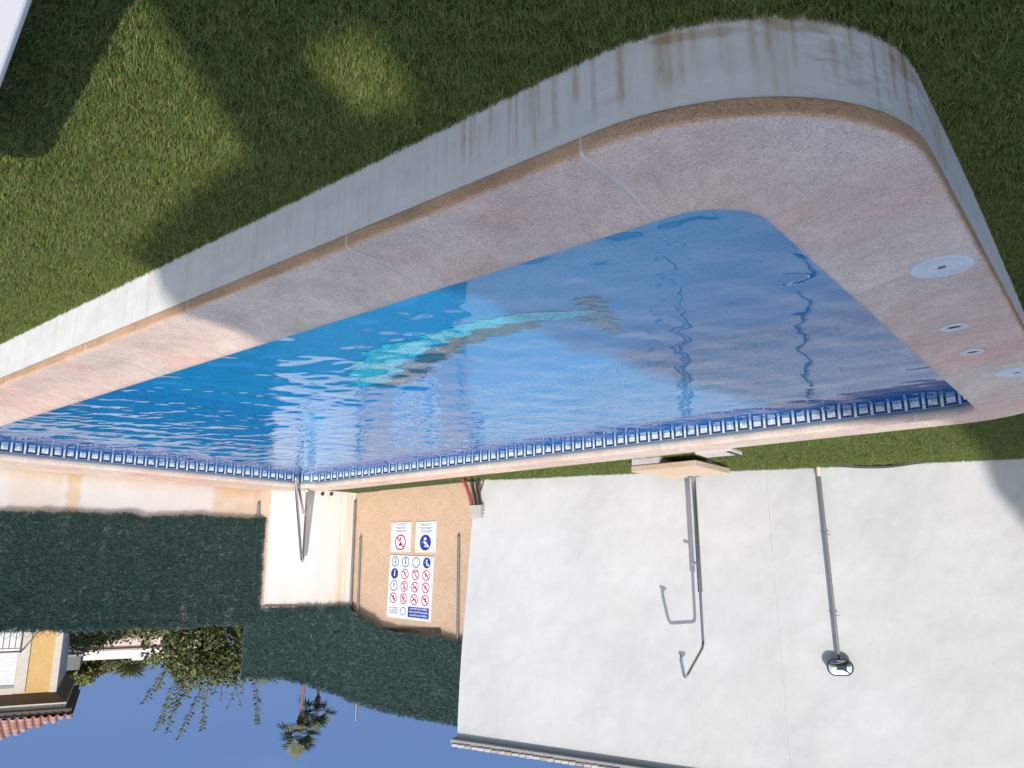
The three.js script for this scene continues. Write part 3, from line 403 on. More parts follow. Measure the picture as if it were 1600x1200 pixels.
// ---------------------------------------------------------------- outdoor shower, its tray, mirror on a pole
{
  const t = thing('shower_tray', 'square beige stone slab under the outdoor shower', 'slab', [0, 0, 0]);
  mesh('slab', rbox(0.84, 0.075, 0.95, 0.012, 3.32, 0.0625, -1.255), mat([0.76, 0.58, 0.42], 0.9, { map: T.stucco, bumpMap: T.stuccoBump, bumpScale: 0.005 }), t);
  mesh('support_block', boxg(3.37, 3.735, -0.12, 0.024, -1.6, -0.80), M.whitewash, t);
  mesh('support_block', boxg(2.98, 3.2, -0.12, 0.024, -1.68, -1.28), M.whitewash, t);
  const k = thing('kerb_slab', 'thin white slab lying on the grass against the pool coping', 'slab', [2.65, -0.045, -0.86], -0.06);
  mesh('slab', rbox(0.42, 0.05, 0.36, 0.008), mat([0.66, 0.60, 0.56], 0.9, { map: T.stucco }), k); mesh('groove_strip', boxg(-0.19, -0.14, 0.026, 0.03, -0.17, 0.17), M.dark, k);
}
{
  const s = thing('outdoor_shower', 'outdoor shower with slim steel column and bent arm on the slab', 'shower', [3.36, 0.1, -1.66]);
  const L = (x, y, z) => V3(x - 3.36, y - 0.1, z + 1.66);
  mesh('base_plate', (() => { const g = new THREE.CylinderGeometry(0.075, 0.085, 0.014, 24); g.translate(0, 0.007, 0); return g; })(), M.steel, s);
  mesh('column', bar(V3(0, 0.01, 0), V3(0, 1.385, 0), 0.031, 20), M.steel, s);
  mesh('collar', bar(V3(0, 1.375, 0), V3(0, 1.40, 0), 0.033, 20), M.steel, s);
  mesh('riser_arm', bentTube([V3(0, 1.38, 0), L(3.36, 2.125, -1.655), L(3.393, 2.45, -1.2), L(3.35, 2.215, -1.045)], 0.018, 0.07, 14), M.steel, s);
  const head = mesh('shower_head', new THREE.LatheGeometry([[0.016, 0.075], [0.019, 0.05], [0.022, 0.035], [0.04, 0.008], [0.043, 0], [0.04, -0.006], [0, -0.007]].map(([a, b]) => new THREE.Vector2(a, b)), 20), M.steel, s); head.position.copy(L(3.322, 2.148, -1.024)); head.quaternion.setFromUnitVectors(V3(0, 1, 0), V3(0.35, 0.9, -0.24).normalize());
  const v = mesh('push_valve', (() => { const a = new THREE.CylinderGeometry(0.016, 0.018, 0.07, 14); a.rotateX(PI / 2); a.translate(0, 0, 0.035); const b = new THREE.CylinderGeometry(0.021, 0.021, 0.018, 14); b.rotateX(PI / 2); b.translate(0, 0, 0.075); return merge([a, b]); })(), M.steel, s); v.position.set(0, 1.06, 0); v.rotation.y = 0.75;
}
{
  const p = onWall(4.42, 0.0, 0.055), m = thing('pole_mirror', 'oval convex mirror in a black frame on a grey wall pole', 'mirror', [p.x, 0.0, p.z], WALL_TURN);
  mesh('pole', bar(V3(0, 0, 0), V3(-0.02, 2.2, 0.0), 0.021, 14), M.galv, m);
  for (const y of [0.83, 1.77]) { const c = mesh('clamp', (() => { const g = new THREE.TorusGeometry(0.024, 0.005, 6, 18); g.rotateX(PI / 2); const b = boxg(-0.008, 0.008, -0.008, 0.008, -0.055, -0.02), k = boxg(-0.06, -0.02, -0.006, 0.006, -0.006, 0.006); return merge([g, b, k]); })(), M.galv, m); c.position.set(-0.02 * y / 2.2, y, 0); }
  mesh('foot_joint', bar(V3(0, 0.01, 0), V3(0, 0.13, 0), 0.025, 14), mat([0.72, 0.66, 0.58], 0.7), m);
  const head = new THREE.Group(); head.name = 'mirror_head'; head.position.set(-0.025, 2.345, 0.05); head.rotation.set(0.02, -0.1, 0.03); m.add(head);
  const st = (w, h) => { const s = new THREE.Shape(), r = h / 2; s.moveTo(-w / 2 + r, -r); s.lineTo(w / 2 - r, -r); s.absarc(w / 2 - r, 0, r, -PI / 2, PI / 2); s.lineTo(-w / 2 + r, r); s.absarc(-w / 2 + r, 0, r, PI / 2, 1.5 * PI); return s; };
  const fr = st(0.275, 0.165), pts = fr.getPoints(16).map((q) => V3(q.x, q.y, 0)); mesh('frame', new THREE.TubeGeometry(new THREE.CatmullRomCurve3(pts.slice(0, -1), true), 72, 0.009, 8, true), M.dark, head);
  const back = new THREE.ExtrudeGeometry(st(0.27, 0.16), { depth: 0.025, bevelEnabled: true, bevelSize: 0.004, bevelThickness: 0.006, bevelSegments: 2 }); back.translate(0, 0, -0.036); mesh('back_shell', back, M.dark, head);
  const gl = []; const rows = []; for (let i = 0; i <= 24; i++) { const row = []; for (let j = 0; j <= 12; j++) { const x = (i / 24 - 0.5) * 0.262, hh = Math.sqrt(Math.max(0, 1 - Math.pow(Math.max(0, Math.abs(x) - 0.055) / 0.078, 2))) * 0.076, y = (j / 12 - 0.5) * 2 * hh; row.push(V3(x, y, 0.022 * (1 - (x / 0.135) ** 2) * (1 - (y / 0.085) ** 2) + 0.001)); } rows.push(row); } mesh('mirror_glass', stripGeo(rows), mat([0.92, 0.92, 0.92], 0.03, { metalness: 1, side: THREE.DoubleSide }), head);
  mesh('bracket', bar(V3(-0.02, 2.18, 0), V3(-0.025, 2.33, 0.025), 0.01, 8), M.dark, m);
}

// ---------------------------------------------------------------- junction box and conduits, hose
{
  const b = thing('junction_box', 'small grey junction box at the end of the tall white wall', 'electrical box', [6.30, 0.425, -0.885], WALL_TURN);
  mesh('case', rbox(0.18, 0.175, 0.08, 0.006), mat([0.46, 0.46, 0.40], 0.5), b); mesh('lid', rbox(0.17, 0.165, 0.012, 0.004, 0, 0, 0.044), mat([0.42, 0.42, 0.37], 0.5), b);
  for (let i = 0; i < 3; i++) mesh('cable_gland', bar(V3(-0.088, -0.05 + i * 0.045, 0), V3(-0.108, -0.05 + i * 0.045, 0), 0.013, 10), mat([0.40, 0.40, 0.36], 0.5), b);
  const ribbed = (pts, r, m, n, name, label) => { const c = new THREE.CatmullRomCurve3(pts), g = new THREE.TubeGeometry(c, n * 2, r, 10, false), p = g.attributes.position, nn = g.attributes.normal; for (let i = 0; i <= n * 2; i++) if (i % 2) for (let j = 0; j <= 10; j++) { const k = i * 11 + j; p.setXYZ(k, p.getX(k) - nn.getX(k) * r * 0.22, p.getY(k) - nn.getY(k) * r * 0.22, p.getZ(k) - nn.getZ(k) * r * 0.22); } g.computeVertexNormals(); tag(mesh(name, g, m), label, 'conduit'); };
  ribbed([V3(6.50, -0.06, -0.80), V3(6.43, 0.07, -0.82), V3(6.385, 0.2, -0.835), V3(6.355, 0.335, -0.85)], 0.028, mat([0.33, 0.06, 0.06], 0.55), 14, 'red_conduit', 'red corrugated conduit rising into the junction box');
  ribbed([V3(6.36, -0.06, -0.86), V3(6.35, 0.08, -0.87), V3(6.315, 0.22, -0.875), V3(6.30, 0.335, -0.88)], 0.021, M.black, 16, 'black_conduit', 'black cable next to the red conduit under the junction box');
  ribbed([V3(6.27, -0.06, -0.90), V3(6.29, 0.08, -0.895), V3(6.26, 0.22, -0.90), V3(6.245, 0.335, -0.90)], 0.021, M.black, 16, 'black_conduit', 'black cable farthest from the red conduit under the junction box');
}
{ const q = (l, y, o) => onWall(l, y, o); tag(mesh('garden_hose', tube([q(4.55, 0.0, 0.14), q(4.75, 0.02, 0.1), q(4.95, 0.035, 0.05), q(5.15, 0.04, 0.04), q(5.35, 0.03, 0.06), q(5.6, 0.0, 0.1), q(5.8, -0.03, 0.16)], 0.022, 60, 10), M.black), 'black hose lying along the foot of the tall white wall', 'hose'); }

// ---------------------------------------------------------------- fittings on the coping
{
  const lid = (x, z, label, r) => { const g = thing('skimmer_lid', label, 'lid', [x, -0.0475, z], 0.4); const P = [[0, 0.007], [0.016, 0.007], [0.018, 0.004], [0.035, 0.004], [0.037, 0.0085], [r - 0.03, 0.0085], [r - 0.028, 0.006], [r - 0.02, 0.006], [r - 0.018, 0.009], [r - 0.006, 0.009], [r, 0.004], [r, -0.01]]; mesh('cover', new THREE.LatheGeometry(P.map(([a, b]) => new THREE.Vector2(a, b)), 56), mat([0.66, 0.69, 0.71], 0.45), g); mesh('rim', (() => { const t = new THREE.TorusGeometry(r + 0.006, 0.005, 6, 56); t.rotateX(PI / 2); return t; })(), mat([0.60, 0.61, 0.61], 0.6), g); mesh('finger_hole', (() => { const t = new THREE.CylinderGeometry(0.015, 0.015, 0.003, 16); t.scale(1.25, 1, 0.8); t.translate(0, 0.0075, 0); return t; })(), mat([0.16, 0.14, 0.11], 0.8), g); for (let k = 0; k < 2; k++) mesh('rib_ring', (() => { const t = new THREE.TorusGeometry(r * (0.5 + 0.2 * k), 0.0018, 5, 48); t.rotateX(PI / 2); t.translate(0, 0.009, 0); return t; })(), mat([0.62, 0.65, 0.67], 0.45), g); };
  lid(-0.434, 3.668, 'white round skimmer lid near the rounded coping corner', 0.128);
  lid(-0.44, 1.24, 'white round skimmer lid next to the raised lawn', 0.128);
  const slot = (x, z, turn, label) => { const g = thing('ladder_socket', label, 'socket', [x, -0.0430, z], turn); const s = new THREE.Shape(); s.absellipse(0, 0, 0.068, 0.062, 0, 2 * PI); const hl = new THREE.Path(); const o = [[-0.052, 0.010], [-0.03, 0.013], [-0.026, 0.027], [0.026, 0.027], [0.03, 0.013], [0.052, 0.010], [0.052, -0.010], [0.03, -0.013], [0.026, -0.027], [-0.026, -0.027], [-0.03, -0.013], [-0.052, -0.010]]; hl.moveTo(...o[0]); o.slice(1).forEach((q) => hl.lineTo(...q)); hl.closePath(); s.holes.push(hl); const e = new THREE.ExtrudeGeometry(s, { depth: 0.007, bevelEnabled: true, bevelSize: 0.0015, bevelThickness: 0.0015, bevelSegments: 1 }); e.rotateX(-PI / 2); mesh('plate', e, mat([0.64, 0.65, 0.65], 0.5), g); mesh('slot_void', boxg(-0.055, 0.055, 0.0005, 0.002, -0.03, 0.03), M.dark, g); };
  slot(-0.308, 2.668, 0.15, 'white oval ladder socket with dark slot closer to the coping corner lid');
  slot(-0.296, 2.033, 0.15, 'white oval ladder socket with dark slot closer to the raised lawn');
}
{ // stainless grab rail at the far corner
  const R = V3(9.55, -0.05, -0.42), d = V3(-0.70, 0, 0.714).normalize(), q = (s, y) => V3(d.x * s, y + 0.05, d.z * s);
  const g = thing('grab_rail', 'polished steel grab rail at the far corner of the pool', 'handrail', [R.x, R.y, R.z]);
  mesh('outer_tube', bentTube([q(0, -0.03), q(0, 1.08), q(0.14, 1.06), q(0.98, 0.06), q(1.10, -0.16), q(0.90, -0.10), q(0.22, 0.33), q(0.0, 0.35)], 0.0215, 0.055, 14), M.steel, g);
  mesh('foot_flange', (() => { const t = new THREE.CylinderGeometry(0.05, 0.055, 0.014, 20); t.translate(0, 0.006, 0); return t; })(), M.steel, g);
}

// ---------------------------------------------------------------- turf blades
function bladeTuft(n, len, wid, r) {
  const p = []; for (let i = 0; i < n; i++) { const a = r() * 6.283, lean = 0.15 + 0.75 * r(), L = len * (0.65 + 0.5 * r()), dx = Math.cos(a), dz = Math.sin(a), sx = -dz * wid, sz = dx * wid, ox = (r() - 0.5) * 0.022, oz = (r() - 0.5) * 0.022, m = 0.55, mx = ox + dx * L * lean * 0.32, mz = oz + dz * L * lean * 0.32, my = L * m * (1 - lean * 0.12), ex = ox + dx * L * lean, ez = oz + dz * L * lean, ey = L * (1 - lean * lean * 0.42);
    p.push(ox - sx, 0, oz - sz, ox + sx, 0, oz + sz, mx + sx * 0.85, my, mz + sz * 0.85, ox - sx, 0, oz - sz, mx + sx * 0.85, my, mz + sz * 0.85, mx - sx * 0.85, my, mz - sz * 0.85, mx - sx * 0.85, my, mz - sz * 0.85, mx + sx * 0.85, my, mz + sz * 0.85, ex, ey, ez); }
  const g = new THREE.BufferGeometry(); g.setAttribute('position', new THREE.Float32BufferAttribute(p, 3)); g.computeVertexNormals(); return g;
}
{
  const bladeMat = mat([1, 1, 1], 0.62, { side: THREE.DoubleSide }), jobs = [], r = rng(303);
  const outer = (x, z) => { const cx = PX0 + PR, cz = PZ1 - PR, ax = PR + WD.left - 0.03, az = PR + WD.near - 0.03; if (x < cx && z > cz) return ((x - cx) / ax) ** 2 + ((z - cz) / az) ** 2 > 1; const cz2 = PZ0 + PR, az2 = PR + WD.far + 0.0; if (x < cx && z < cz2) return ((x - cx) / ax) ** 2 + ((z - cz2) / az2) ** 2 > 1; return x < PX0 - WD.left + 0.03 || z > PZ1 + WD.near - 0.03 || z < PZ0 - WD.far + 0.0; };
  const inWall = (x, z) => (x - WALL_A.x) * WALL_O.x + (z - WALL_A.z) * WALL_O.z < -0.01;
  const put = (x0, x1, z0, z1, den, ok, s, big) => { const n = Math.round((x1 - x0) * (z1 - z0) * den); for (let i = 0; i < n; i++) { const x = lerp(x0, x1, r()), z = lerp(z0, z1, r()); if (ok(x, z)) jobs.push([x, z, s * (0.8 + 0.45 * r()), big]); } };
  put(-2.6, 6.8, 5.35, 7.5, 11000, outer, 1, 0);
  put(-2.6, 0.3, 2.6, 5.35, 9500, outer, 1, 0);
  put(-3.2, -0.4, -1.2, 2.6, 3600, outer, 0.9, 1);
  put(-3.2, 9.1, -4.9, -0.6, 3600, (x, z) => outer(x, z) && !inWall(x, z) && z > -1.06 - (x < 6.3 ? 9 : 0), 0.85, 1);
  const kinds = [bladeTuft(7, 0.031, 0.0013, r), bladeTuft(7, 0.028, 0.0015, r), bladeTuft(6, 0.034, 0.0012, r)], lists = kinds.map(() => []); jobs.forEach((j, i) => lists[i % 3].push(j));
  const lawn = new THREE.Group(); lawn.name = 'turf_blades'; lawn.userData = { kind: 'stuff', label: 'green artificial turf blades round the pool', category: 'grass' }; scene.add(lawn);
  const m4 = new THREE.Matrix4(), e = new THREE.Euler(), q = new THREE.Quaternion(), c = lin(1, 1, 1);
  lists.forEach((L, k) => { const im = new THREE.InstancedMesh(kinds[k], bladeMat, L.length); L.forEach(([x, z, s], i) => { const lay = fbm(x * 1.6, z * 1.6, 181, 3), w = fbm(x * 0.7 + 9, z * 0.7, 191, 3); e.set(0.55 * (lay - 0.3), r() * 6.283, 0.35 * (r() - 0.5)); m4.compose(V3(x, lawnY(x, z) - 0.003, z), q.setFromEuler(e), V3(s, s * (0.8 + 0.4 * w), s)); im.setMatrixAt(i, m4); const v = 0.62 + 0.75 * r(), y = r(); if (y < 0.10) c.setRGB(0.24 * v, 0.22 * v, 0.07 * v); else c.setRGB(lerp(0.058, 0.168, y) * v, lerp(0.115, 0.205, y) * v, lerp(0.018, 0.034, y) * v); im.setColorAt(i, c); }); im.name = 'blades'; im.userData.kind = 'stuff'; im.castShadow = im.receiveShadow = true; lawn.add(im); });
}

// ---------------------------------------------------------------- sun lounger whose rounded foot end enters the picture
{
  const l = thing('sun_lounger', 'white moulded sun lounger with rounded end on the near lawn', 'sun lounger', [1.225, -0.385, 7.125], 0.18), resin = mat([0.78, 0.75, 0.71], 0.42);
  const rr = (L, w, r) => { const s = new THREE.Shape(), a = L / 2, b = w / 2; s.moveTo(-a + r, -b); s.lineTo(a - r, -b); s.absarc(a - r, -b + r, r, -PI / 2, 0); s.lineTo(a, b - r); s.absarc(a - r, b - r, r, 0, PI / 2); s.lineTo(-a + r, b); s.absarc(-a + r, b - r, r, PI / 2, PI); s.lineTo(-a, -b + r); s.absarc(-a + r, -b + r, r, PI, 1.5 * PI); return s; };
  const fs = rr(1.9, 0.68, 0.15); fs.holes.push(new THREE.Path(rr(1.74, 0.52, 0.08).getPoints(12)));
  const ring = new THREE.ExtrudeGeometry(fs, { depth: 0.05, bevelEnabled: true, bevelSize: 0.014, bevelThickness: 0.018, bevelSegments: 4, curveSegments: 16 }); ring.rotateX(-PI / 2); ring.translate(0, 0.212, 0); mesh('frame', ring, resin, l);
  const lip = new THREE.TubeGeometry(new THREE.CatmullRomCurve3(rr(1.926, 0.706, 0.163).getPoints(14).slice(0, -1).map((p) => V3(p.x, 0.232, p.y)), true), 140, 0.008, 8, true); mesh('edge_bead', lip, resin, l);
  const slat = rbox(0.0685, 0.018, 0.54, 0.007); for (let i = 0; i < 25; i++) { const s = mesh('slat', slat, resin, l); s.position.set(-0.83 + i * 0.069, 0.262, 0); }
  for (const [x, z] of [[-0.72, -0.27], [-0.72, 0.27], [0.68, -0.27], [0.68, 0.27]]) { const g = new THREE.CylinderGeometry(0.035, 0.024, 0.225, 12); g.translate(x, 0.1125, z); mesh('leg', g, resin, l); }
}

// ---------------------------------------------------------------- house behind the photographer, whose shadow lies over the pool
{
  const E1 = V3(-0.78737, 0, -0.61648), Hd = V3(-0.6164, 0, 0.7873), K = 13.5, yOf = (b) => 1.2128 * b + 0.6863 * K;
  const h = thing('shading_house', 'cream house with stepped roof that shades the near end of the pool', 'house', [Hd.x * K, 0, Hd.z * K], Math.atan2(Hd.x, Hd.z));
  // local x runs against E1 (x = -a), local +z points away from the pool
  const pt = ([a, b]) => new THREE.Vector2(-a, yOf(b));
  const top = [[-4.86, -2.25], [-5.12, -2.13], [-5.83, -1.72], [-5.72, -1.58], [-5.45, -1.47], [-5.15, -1.2], [-4.5, -0.98], [-4.05, -0.8], [-3.88, -0.5], [-3.55, -0.22], [-3.15, 0.2], [-2.4, 0.36], [-1.4, 0.36], [-0.6, 0.26], [-0.15, 0.2], [0.27, 0.39], [0.84, 0.85], [1.6, 1.5], [1.66, 1.8], [1.9, 2.11], [2.6, 2.8], [4.2, 2.9]];
  const s = new THREE.Shape(); s.moveTo(4.86, -0.4); top.forEach((q) => { const p = pt(q); s.lineTo(p.x, p.y); }); s.lineTo(-4.2, -0.4); s.closePath();
  const hole = new THREE.Path(); [[4.44, yOf(-2.70)], [4.24, yOf(-2.76)], [4.12, yOf(-2.56) + 0.05], [4.2, yOf(-2.52) + 0.11], [4.36, yOf(-2.50) + 0.11], [4.45, yOf(-2.62) + 0.08]].forEach(([a, b], i) => i ? hole.lineTo(a, b) : hole.moveTo(a, b)); hole.closePath(); s.holes.push(hole);
  const wall = new THREE.ExtrudeGeometry(s, { depth: 0.16, bevelEnabled: false, curveSegments: 20 }); mesh('gable_wall', wall, mat([0.70, 0.64, 0.55], 0.9, { map: T.stucco }), h);
  for (const [a, b, c, d] of [[-3.15, 0.2, 1.6, 0.0], [1.66, 1.5, 4.1, 2.6]]) mesh('side_wing', boxg(-c, -a, -0.4, Math.min(yOf(b), yOf(0.2)) - 0.4, 0.17, 5), mat([0.68, 0.62, 0.54], 0.9, { map: T.stucco }), h);
}

// ---------------------------------------------------------------- yellow house beyond the hedge
{
  const th = Math.atan2(-0.9075, 0.42), h = thing('yellow_house', 'yellow house with white trim, balcony and clay tile roof beyond the hedge', 'house', [24.97, 0, -3.23], th);
  const Y = mat([0.72, 0.47, 0.20], 0.9, { map: T.stucco }), Wt = mat([0.70, 0.63, 0.57], 0.85, { map: T.stucco }), pvc = mat([0.76, 0.76, 0.77], 0.5), brown = mat([0.20, 0.13, 0.09], 0.85);
  mesh('wall', boxg(0, 7, -0.2, 4.64, -5, 0), Y, h);
  mesh('corner_trim', boxg(-0.03, 0.15, -0.2, 4.64, -5.02, 0.03), Wt, h);
  mesh('window_surround', boxg(0.78, 1.06, 2.2, 4.60, 0.002, 0.04), Wt, h); mesh('window_surround', boxg(1.064, 3.0, 4.46, 4.63, 0.002, 0.04), Wt, h);
  const sh = mesh('roller_shutter', boxg(1.064, 2.9, 2.3, 4.38, 0.004, 0.012), pvc, h); for (let y = 2.32; y < 4.36; y += 0.062) mesh('slat', boxg(1.07, 2.88, y, y + 0.052, 0.013, 0.024), pvc, sh); mesh('shutter_box', boxg(1.064, 2.9, 4.383, 4.457, 0.004, 0.035), mat([0.30, 0.31, 0.33], 0.7), h);
  mesh('balcony_slab', boxg(0.9, 3.6, 2.1, 2.3, 0.045, 1.0), Wt, h);
  const rail = mesh('balcony_rail', merge([boxg(0.93, 3.6, 3.36, 3.40, 0.93, 0.97), boxg(0.93, 3.6, 3.28, 3.30, 0.94, 0.96), boxg(0.93, 3.6, 2.42, 2.45, 0.94, 0.96), boxg(0.92, 0.96, 2.3, 3.42, 0.93, 0.97), boxg(0.93, 0.96, 3.36, 3.40, 0.05, 0.93), boxg(0.93, 0.95, 2.42, 2.45, 0.05, 0.93)]), mat([0.06, 0.035, 0.035], 0.5), h);
  const bg = boxg(-0.009, 0.009, 2.45, 3.28, 0.941, 0.959); for (let x = 1.09; x < 3.6; x += 0.15) { const b = mesh('baluster', bg, mat([0.06, 0.035, 0.035], 0.5), rail); b.position.x = x; }
  // soffit, cornice, roof
  const sof = (() => { const g = boxg(-0.33, 7.4, 4.646, 4.9, -5, 0.33), p = g.attributes.position; for (let i = 0; i < p.count; i++) if (p.getY(i) < 4.7) { if (p.getZ(i) > 0) p.setZ(i, 0.02); if (p.getX(i) < 0) p.setX(i, 0.0); } g.computeVertexNormals(); return g; })(); mesh('soffit', sof, brown, h);
  mesh('cornice', boxg(-0.34, 7.4, 4.902, 5.06, -5, 0.345), Wt, h);
  mesh('eave_board', boxg(-0.5, 7.4, 5.062, 5.2, -5, 0.5), mat([0.13, 0.10, 0.09], 0.8), h);
  const pitch = 0.40, roof = (() => { const g = new THREE.BufferGeometry(), a = [-0.56, 5.2, 0.56], b = [7.4, 5.2, 0.56], c = [7.4, 5.2 + 2.9 * pitch, -2.34], d = [2.34, 5.2 + 2.9 * pitch, -2.34], e = [-0.56, 5.2, -5]; g.setAttribute('position', new THREE.Float32BufferAttribute([...a, ...b, ...c, ...a, ...c, ...d, ...a, ...d, ...e], 3)); g.computeVertexNormals(); return g; })();
  const rf = mesh('roof', roof, mat([0.30, 0.15, 0.10], 0.9, { side: THREE.DoubleSide }), h), tg = (() => { const g = new THREE.CylinderGeometry(0.085, 0.07, 0.42, 8, 1, true, -PI / 2, PI); g.rotateX(-PI / 2 + 0); return g; })(), tmats = [[0.50, 0.27, 0.19], [0.42, 0.21, 0.15], [0.56, 0.34, 0.25]].map((c) => mat(c, 0.9, { side: THREE.DoubleSide, map: T.grain })), r = rng(66);
  for (let i = 0; i < 20; i++) for (let j = 0; j < 7; j++) { const x = -0.46 + i * 0.2, zz = 0.52 - j * 0.36; if (x + 0.56 < 0.56 - zz + 0.02) continue; const t = mesh('roof_tile', tg, tmats[Math.floor(r() * 3)], rf); t.position.set(x, 5.2 + (0.56 - zz) * pitch + 0.03, zz - 0.1); t.rotation.x = Math.atan(pitch) - 0.06; }
  const side = thing('low_annexe', 'low pinkish annexe roof edge beside the yellow house', 'building', [24.6, 0, -3.5], th); mesh('wall', boxg(-0.62, -0.08, -0.2, 2.76, -3, 0), mat([0.66, 0.44, 0.33], 0.9, { map: T.stucco }), side); mesh('parapet', boxg(-0.64, -0.07, 2.762, 2.88, -3, 0.02), Wt, side);
}
// grey louvred shutters seen edge-on past the corner
{ const s = thing('grey_building', 'grey shuttered building edge behind the yellow house', 'building', [33.5, 0, -7.2], Math.atan2(-0.9075, 0.42)); mesh('wall', boxg(-0.30, 2.5, -0.2, 5.0, -4, 0), mat([0.20, 0.20, 0.21], 0.85, { map: T.stucco }), s); for (const y of [3.55, 4.4]) mesh('window_sill', boxg(-0.5, 0.6, y, y + 0.07, 0.002, 0.1), mat([0.34, 0.32, 0.31], 0.85), s); }

// ---------------------------------------------------------------- white house far behind the trees
{
  const h = thing('white_house', 'white flat roofed house half hidden behind the trees', 'house', [39.6, 0, -12.3], Math.atan2(-0.9, 0.436));
  const Wh = mat([0.78, 0.77, 0.76], 0.85), pink = mat([0.74, 0.60, 0.55], 0.9);
  mesh('wall', boxg(-4.5, 2.2, -0.2, 4.95, -6, 0), pink, h); mesh('parapet', boxg(-4.6, -0.3, 4.952, 5.45, -6, 0.06), Wh, h); mesh('parapet', boxg(-0.296, 2.3, 4.953, 5.35, -6, 0.02), mat([0.80, 0.72, 0.69], 0.9), h); mesh('ledge', boxg(-4.7, 2.4, 4.87, 4.93, 0.002, 0.16), mat([0.55, 0.40, 0.33], 0.9), h);
  for (const x of [-3.6, -2.2, -0.8, 0.9]) { const w = mesh('window', boxg(x, x + 0.7, 2.6, 3.9, 0.002, 0.03), mat([0.10, 0.12, 0.14], 0.2), h); mesh('sill', boxg(x - 0.06, x + 0.76, 2.52, 2.595, 0.002, 0.1), Wh, w); }
}

// ---------------------------------------------------------------- trees, shrub and palms
function leafCloud(blobs, count, size, r, flat = 0.5) {     // pointed leaves spread through the volume of the blobs, denser outside
  const p = [], tot = blobs.reduce((s, b) => s + b[3] * b[4] * b[5], 0), a = V3(), b = V3(), n = V3();
  for (const [cx, cy, cz, rx, ry, rz] of blobs) { const k = Math.round(count * rx * ry * rz / tot); for (let i = 0; i < k; i++) {
    n.set(r() * 2 - 1, r() * 2 - 1, r() * 2 - 1).normalize(); const d = Math.pow(0.25 + 0.75 * r(), 0.5) * (0.82 + 0.35 * r()), x = cx + n.x * rx * d, y = cy + n.y * ry * d, z = cz + n.z * rz * d, L = size * (0.6 + 0.8 * r());
    a.set(r() - 0.5, r() - 0.62, r() - 0.5).normalize().multiplyScalar(L); b.set(r() - 0.5, (r() - 0.5) * flat, r() - 0.5).cross(a).normalize().multiplyScalar(L * 0.26);
    p.push(x, y, z, x + a.x * 0.5 + b.x, y + a.y * 0.5 + b.y, z + a.z * 0.5 + b.z, x + a.x, y + a.y, z + a.z, x, y, z, x + a.x, y + a.y, z + a.z, x + a.x * 0.5 - b.x, y + a.y * 0.5 - b.y, z + a.z * 0.5 - b.z); } }
  const g = new THREE.BufferGeometry(); g.setAttribute('position', new THREE.Float32BufferAttribute(p, 3)); g.computeVertexNormals();
  const c = []; for (let i = 0; i < p.length / 18; i++) { const v = 0.6 + 0.8 * r(), w = r(); for (let k = 0; k < 6; k++) c.push(v * lerp(0.85, 1.25, w), v, v * lerp(0.7, 1.0, w)); } g.setAttribute('color', new THREE.Float32BufferAttribute(c, 3)); return g;
}
const leafMat = (c) => mat(c, 0.6, { side: THREE.DoubleSide, vertexColors: true }), bark = mat([0.16, 0.11, 0.08], 0.95, { map: T.grain });
function tree(name, label, x, z, base, blobs, count, size, col, seed, group) {
  const t = thing(name, label, 'tree', [x, base, z], 0, group), r = rng(seed), cy = blobs[0][1];
  mesh('trunk', bar(V3(0, 0, 0), V3(0.1, cy, 0), 0.18, 10, 0.07), bark, t);
  for (const b of blobs.slice(0, 5)) mesh('branch', bar(V3(0.05, cy * 0.55, 0), V3(b[0], b[1], b[2]), 0.07, 6, 0.03), bark, t);
  mesh('crown', leafCloud(blobs, count, size, r), leafMat(col), t); return t;
}
const G1 = [0.15, 0.165, 0.065], G2 = [0.15, 0.175, 0.05];
{
  const r = rng(909), lump = (n, w, hgt, y0, dep) => { const L = []; for (let i = 0; i < n; i++) L.push([(r() - 0.5) * w, y0 + (r() - 0.5) * hgt, (r() - 0.5) * dep, 0.5 + r() * 0.5, 0.38 + r() * 0.35, 0.5 + r() * 0.5]); return L; };
  const place = (name, label, x, z, top, n, w, hgt, count, size, col, seed) => tree(name, label, x, z, -0.1, lump(n, w, hgt, top - hgt / 2 - 0.35, w * 0.8), count, size, col, seed, 'trees beyond the hedge');
  place('olive_tree', 'grey green olive tree close against the yellow house corner', 29.3, -5.6, 3.95, 12, 1.5, 1.7, 9000, 0.15, G1, 1);
  place('olive_tree', 'dull green olive tree in front of the white house', 28.9, -6.9, 3.95, 14, 1.9, 1.5, 11000, 0.15, [0.165, 0.17, 0.075], 2);
  place('olive_tree', 'low olive tree between the white house and the tall shrub', 28.3, -8.2, 3.85, 12, 1.7, 1.4, 9000, 0.15, G1, 3);
  place('pine_tree', 'broad green tree above the grey shuttered building', 52.3, -15.2, 7.9, 16, 3.4, 2.6, 16000, 0.26, G2, 4);
  place('pine_tree', 'rounded green tree rising behind the white house roof', 51.7, -17.6, 7.6, 18, 3.8, 2.6, 19000, 0.26, [0.13, 0.15, 0.045], 5);
  place('pine_tree', 'small pale tree behind the white house next to the palm', 50.5, -19.8, 6.9, 9, 2.0, 1.6, 7000, 0.24, [0.16, 0.165, 0.07], 6);
}
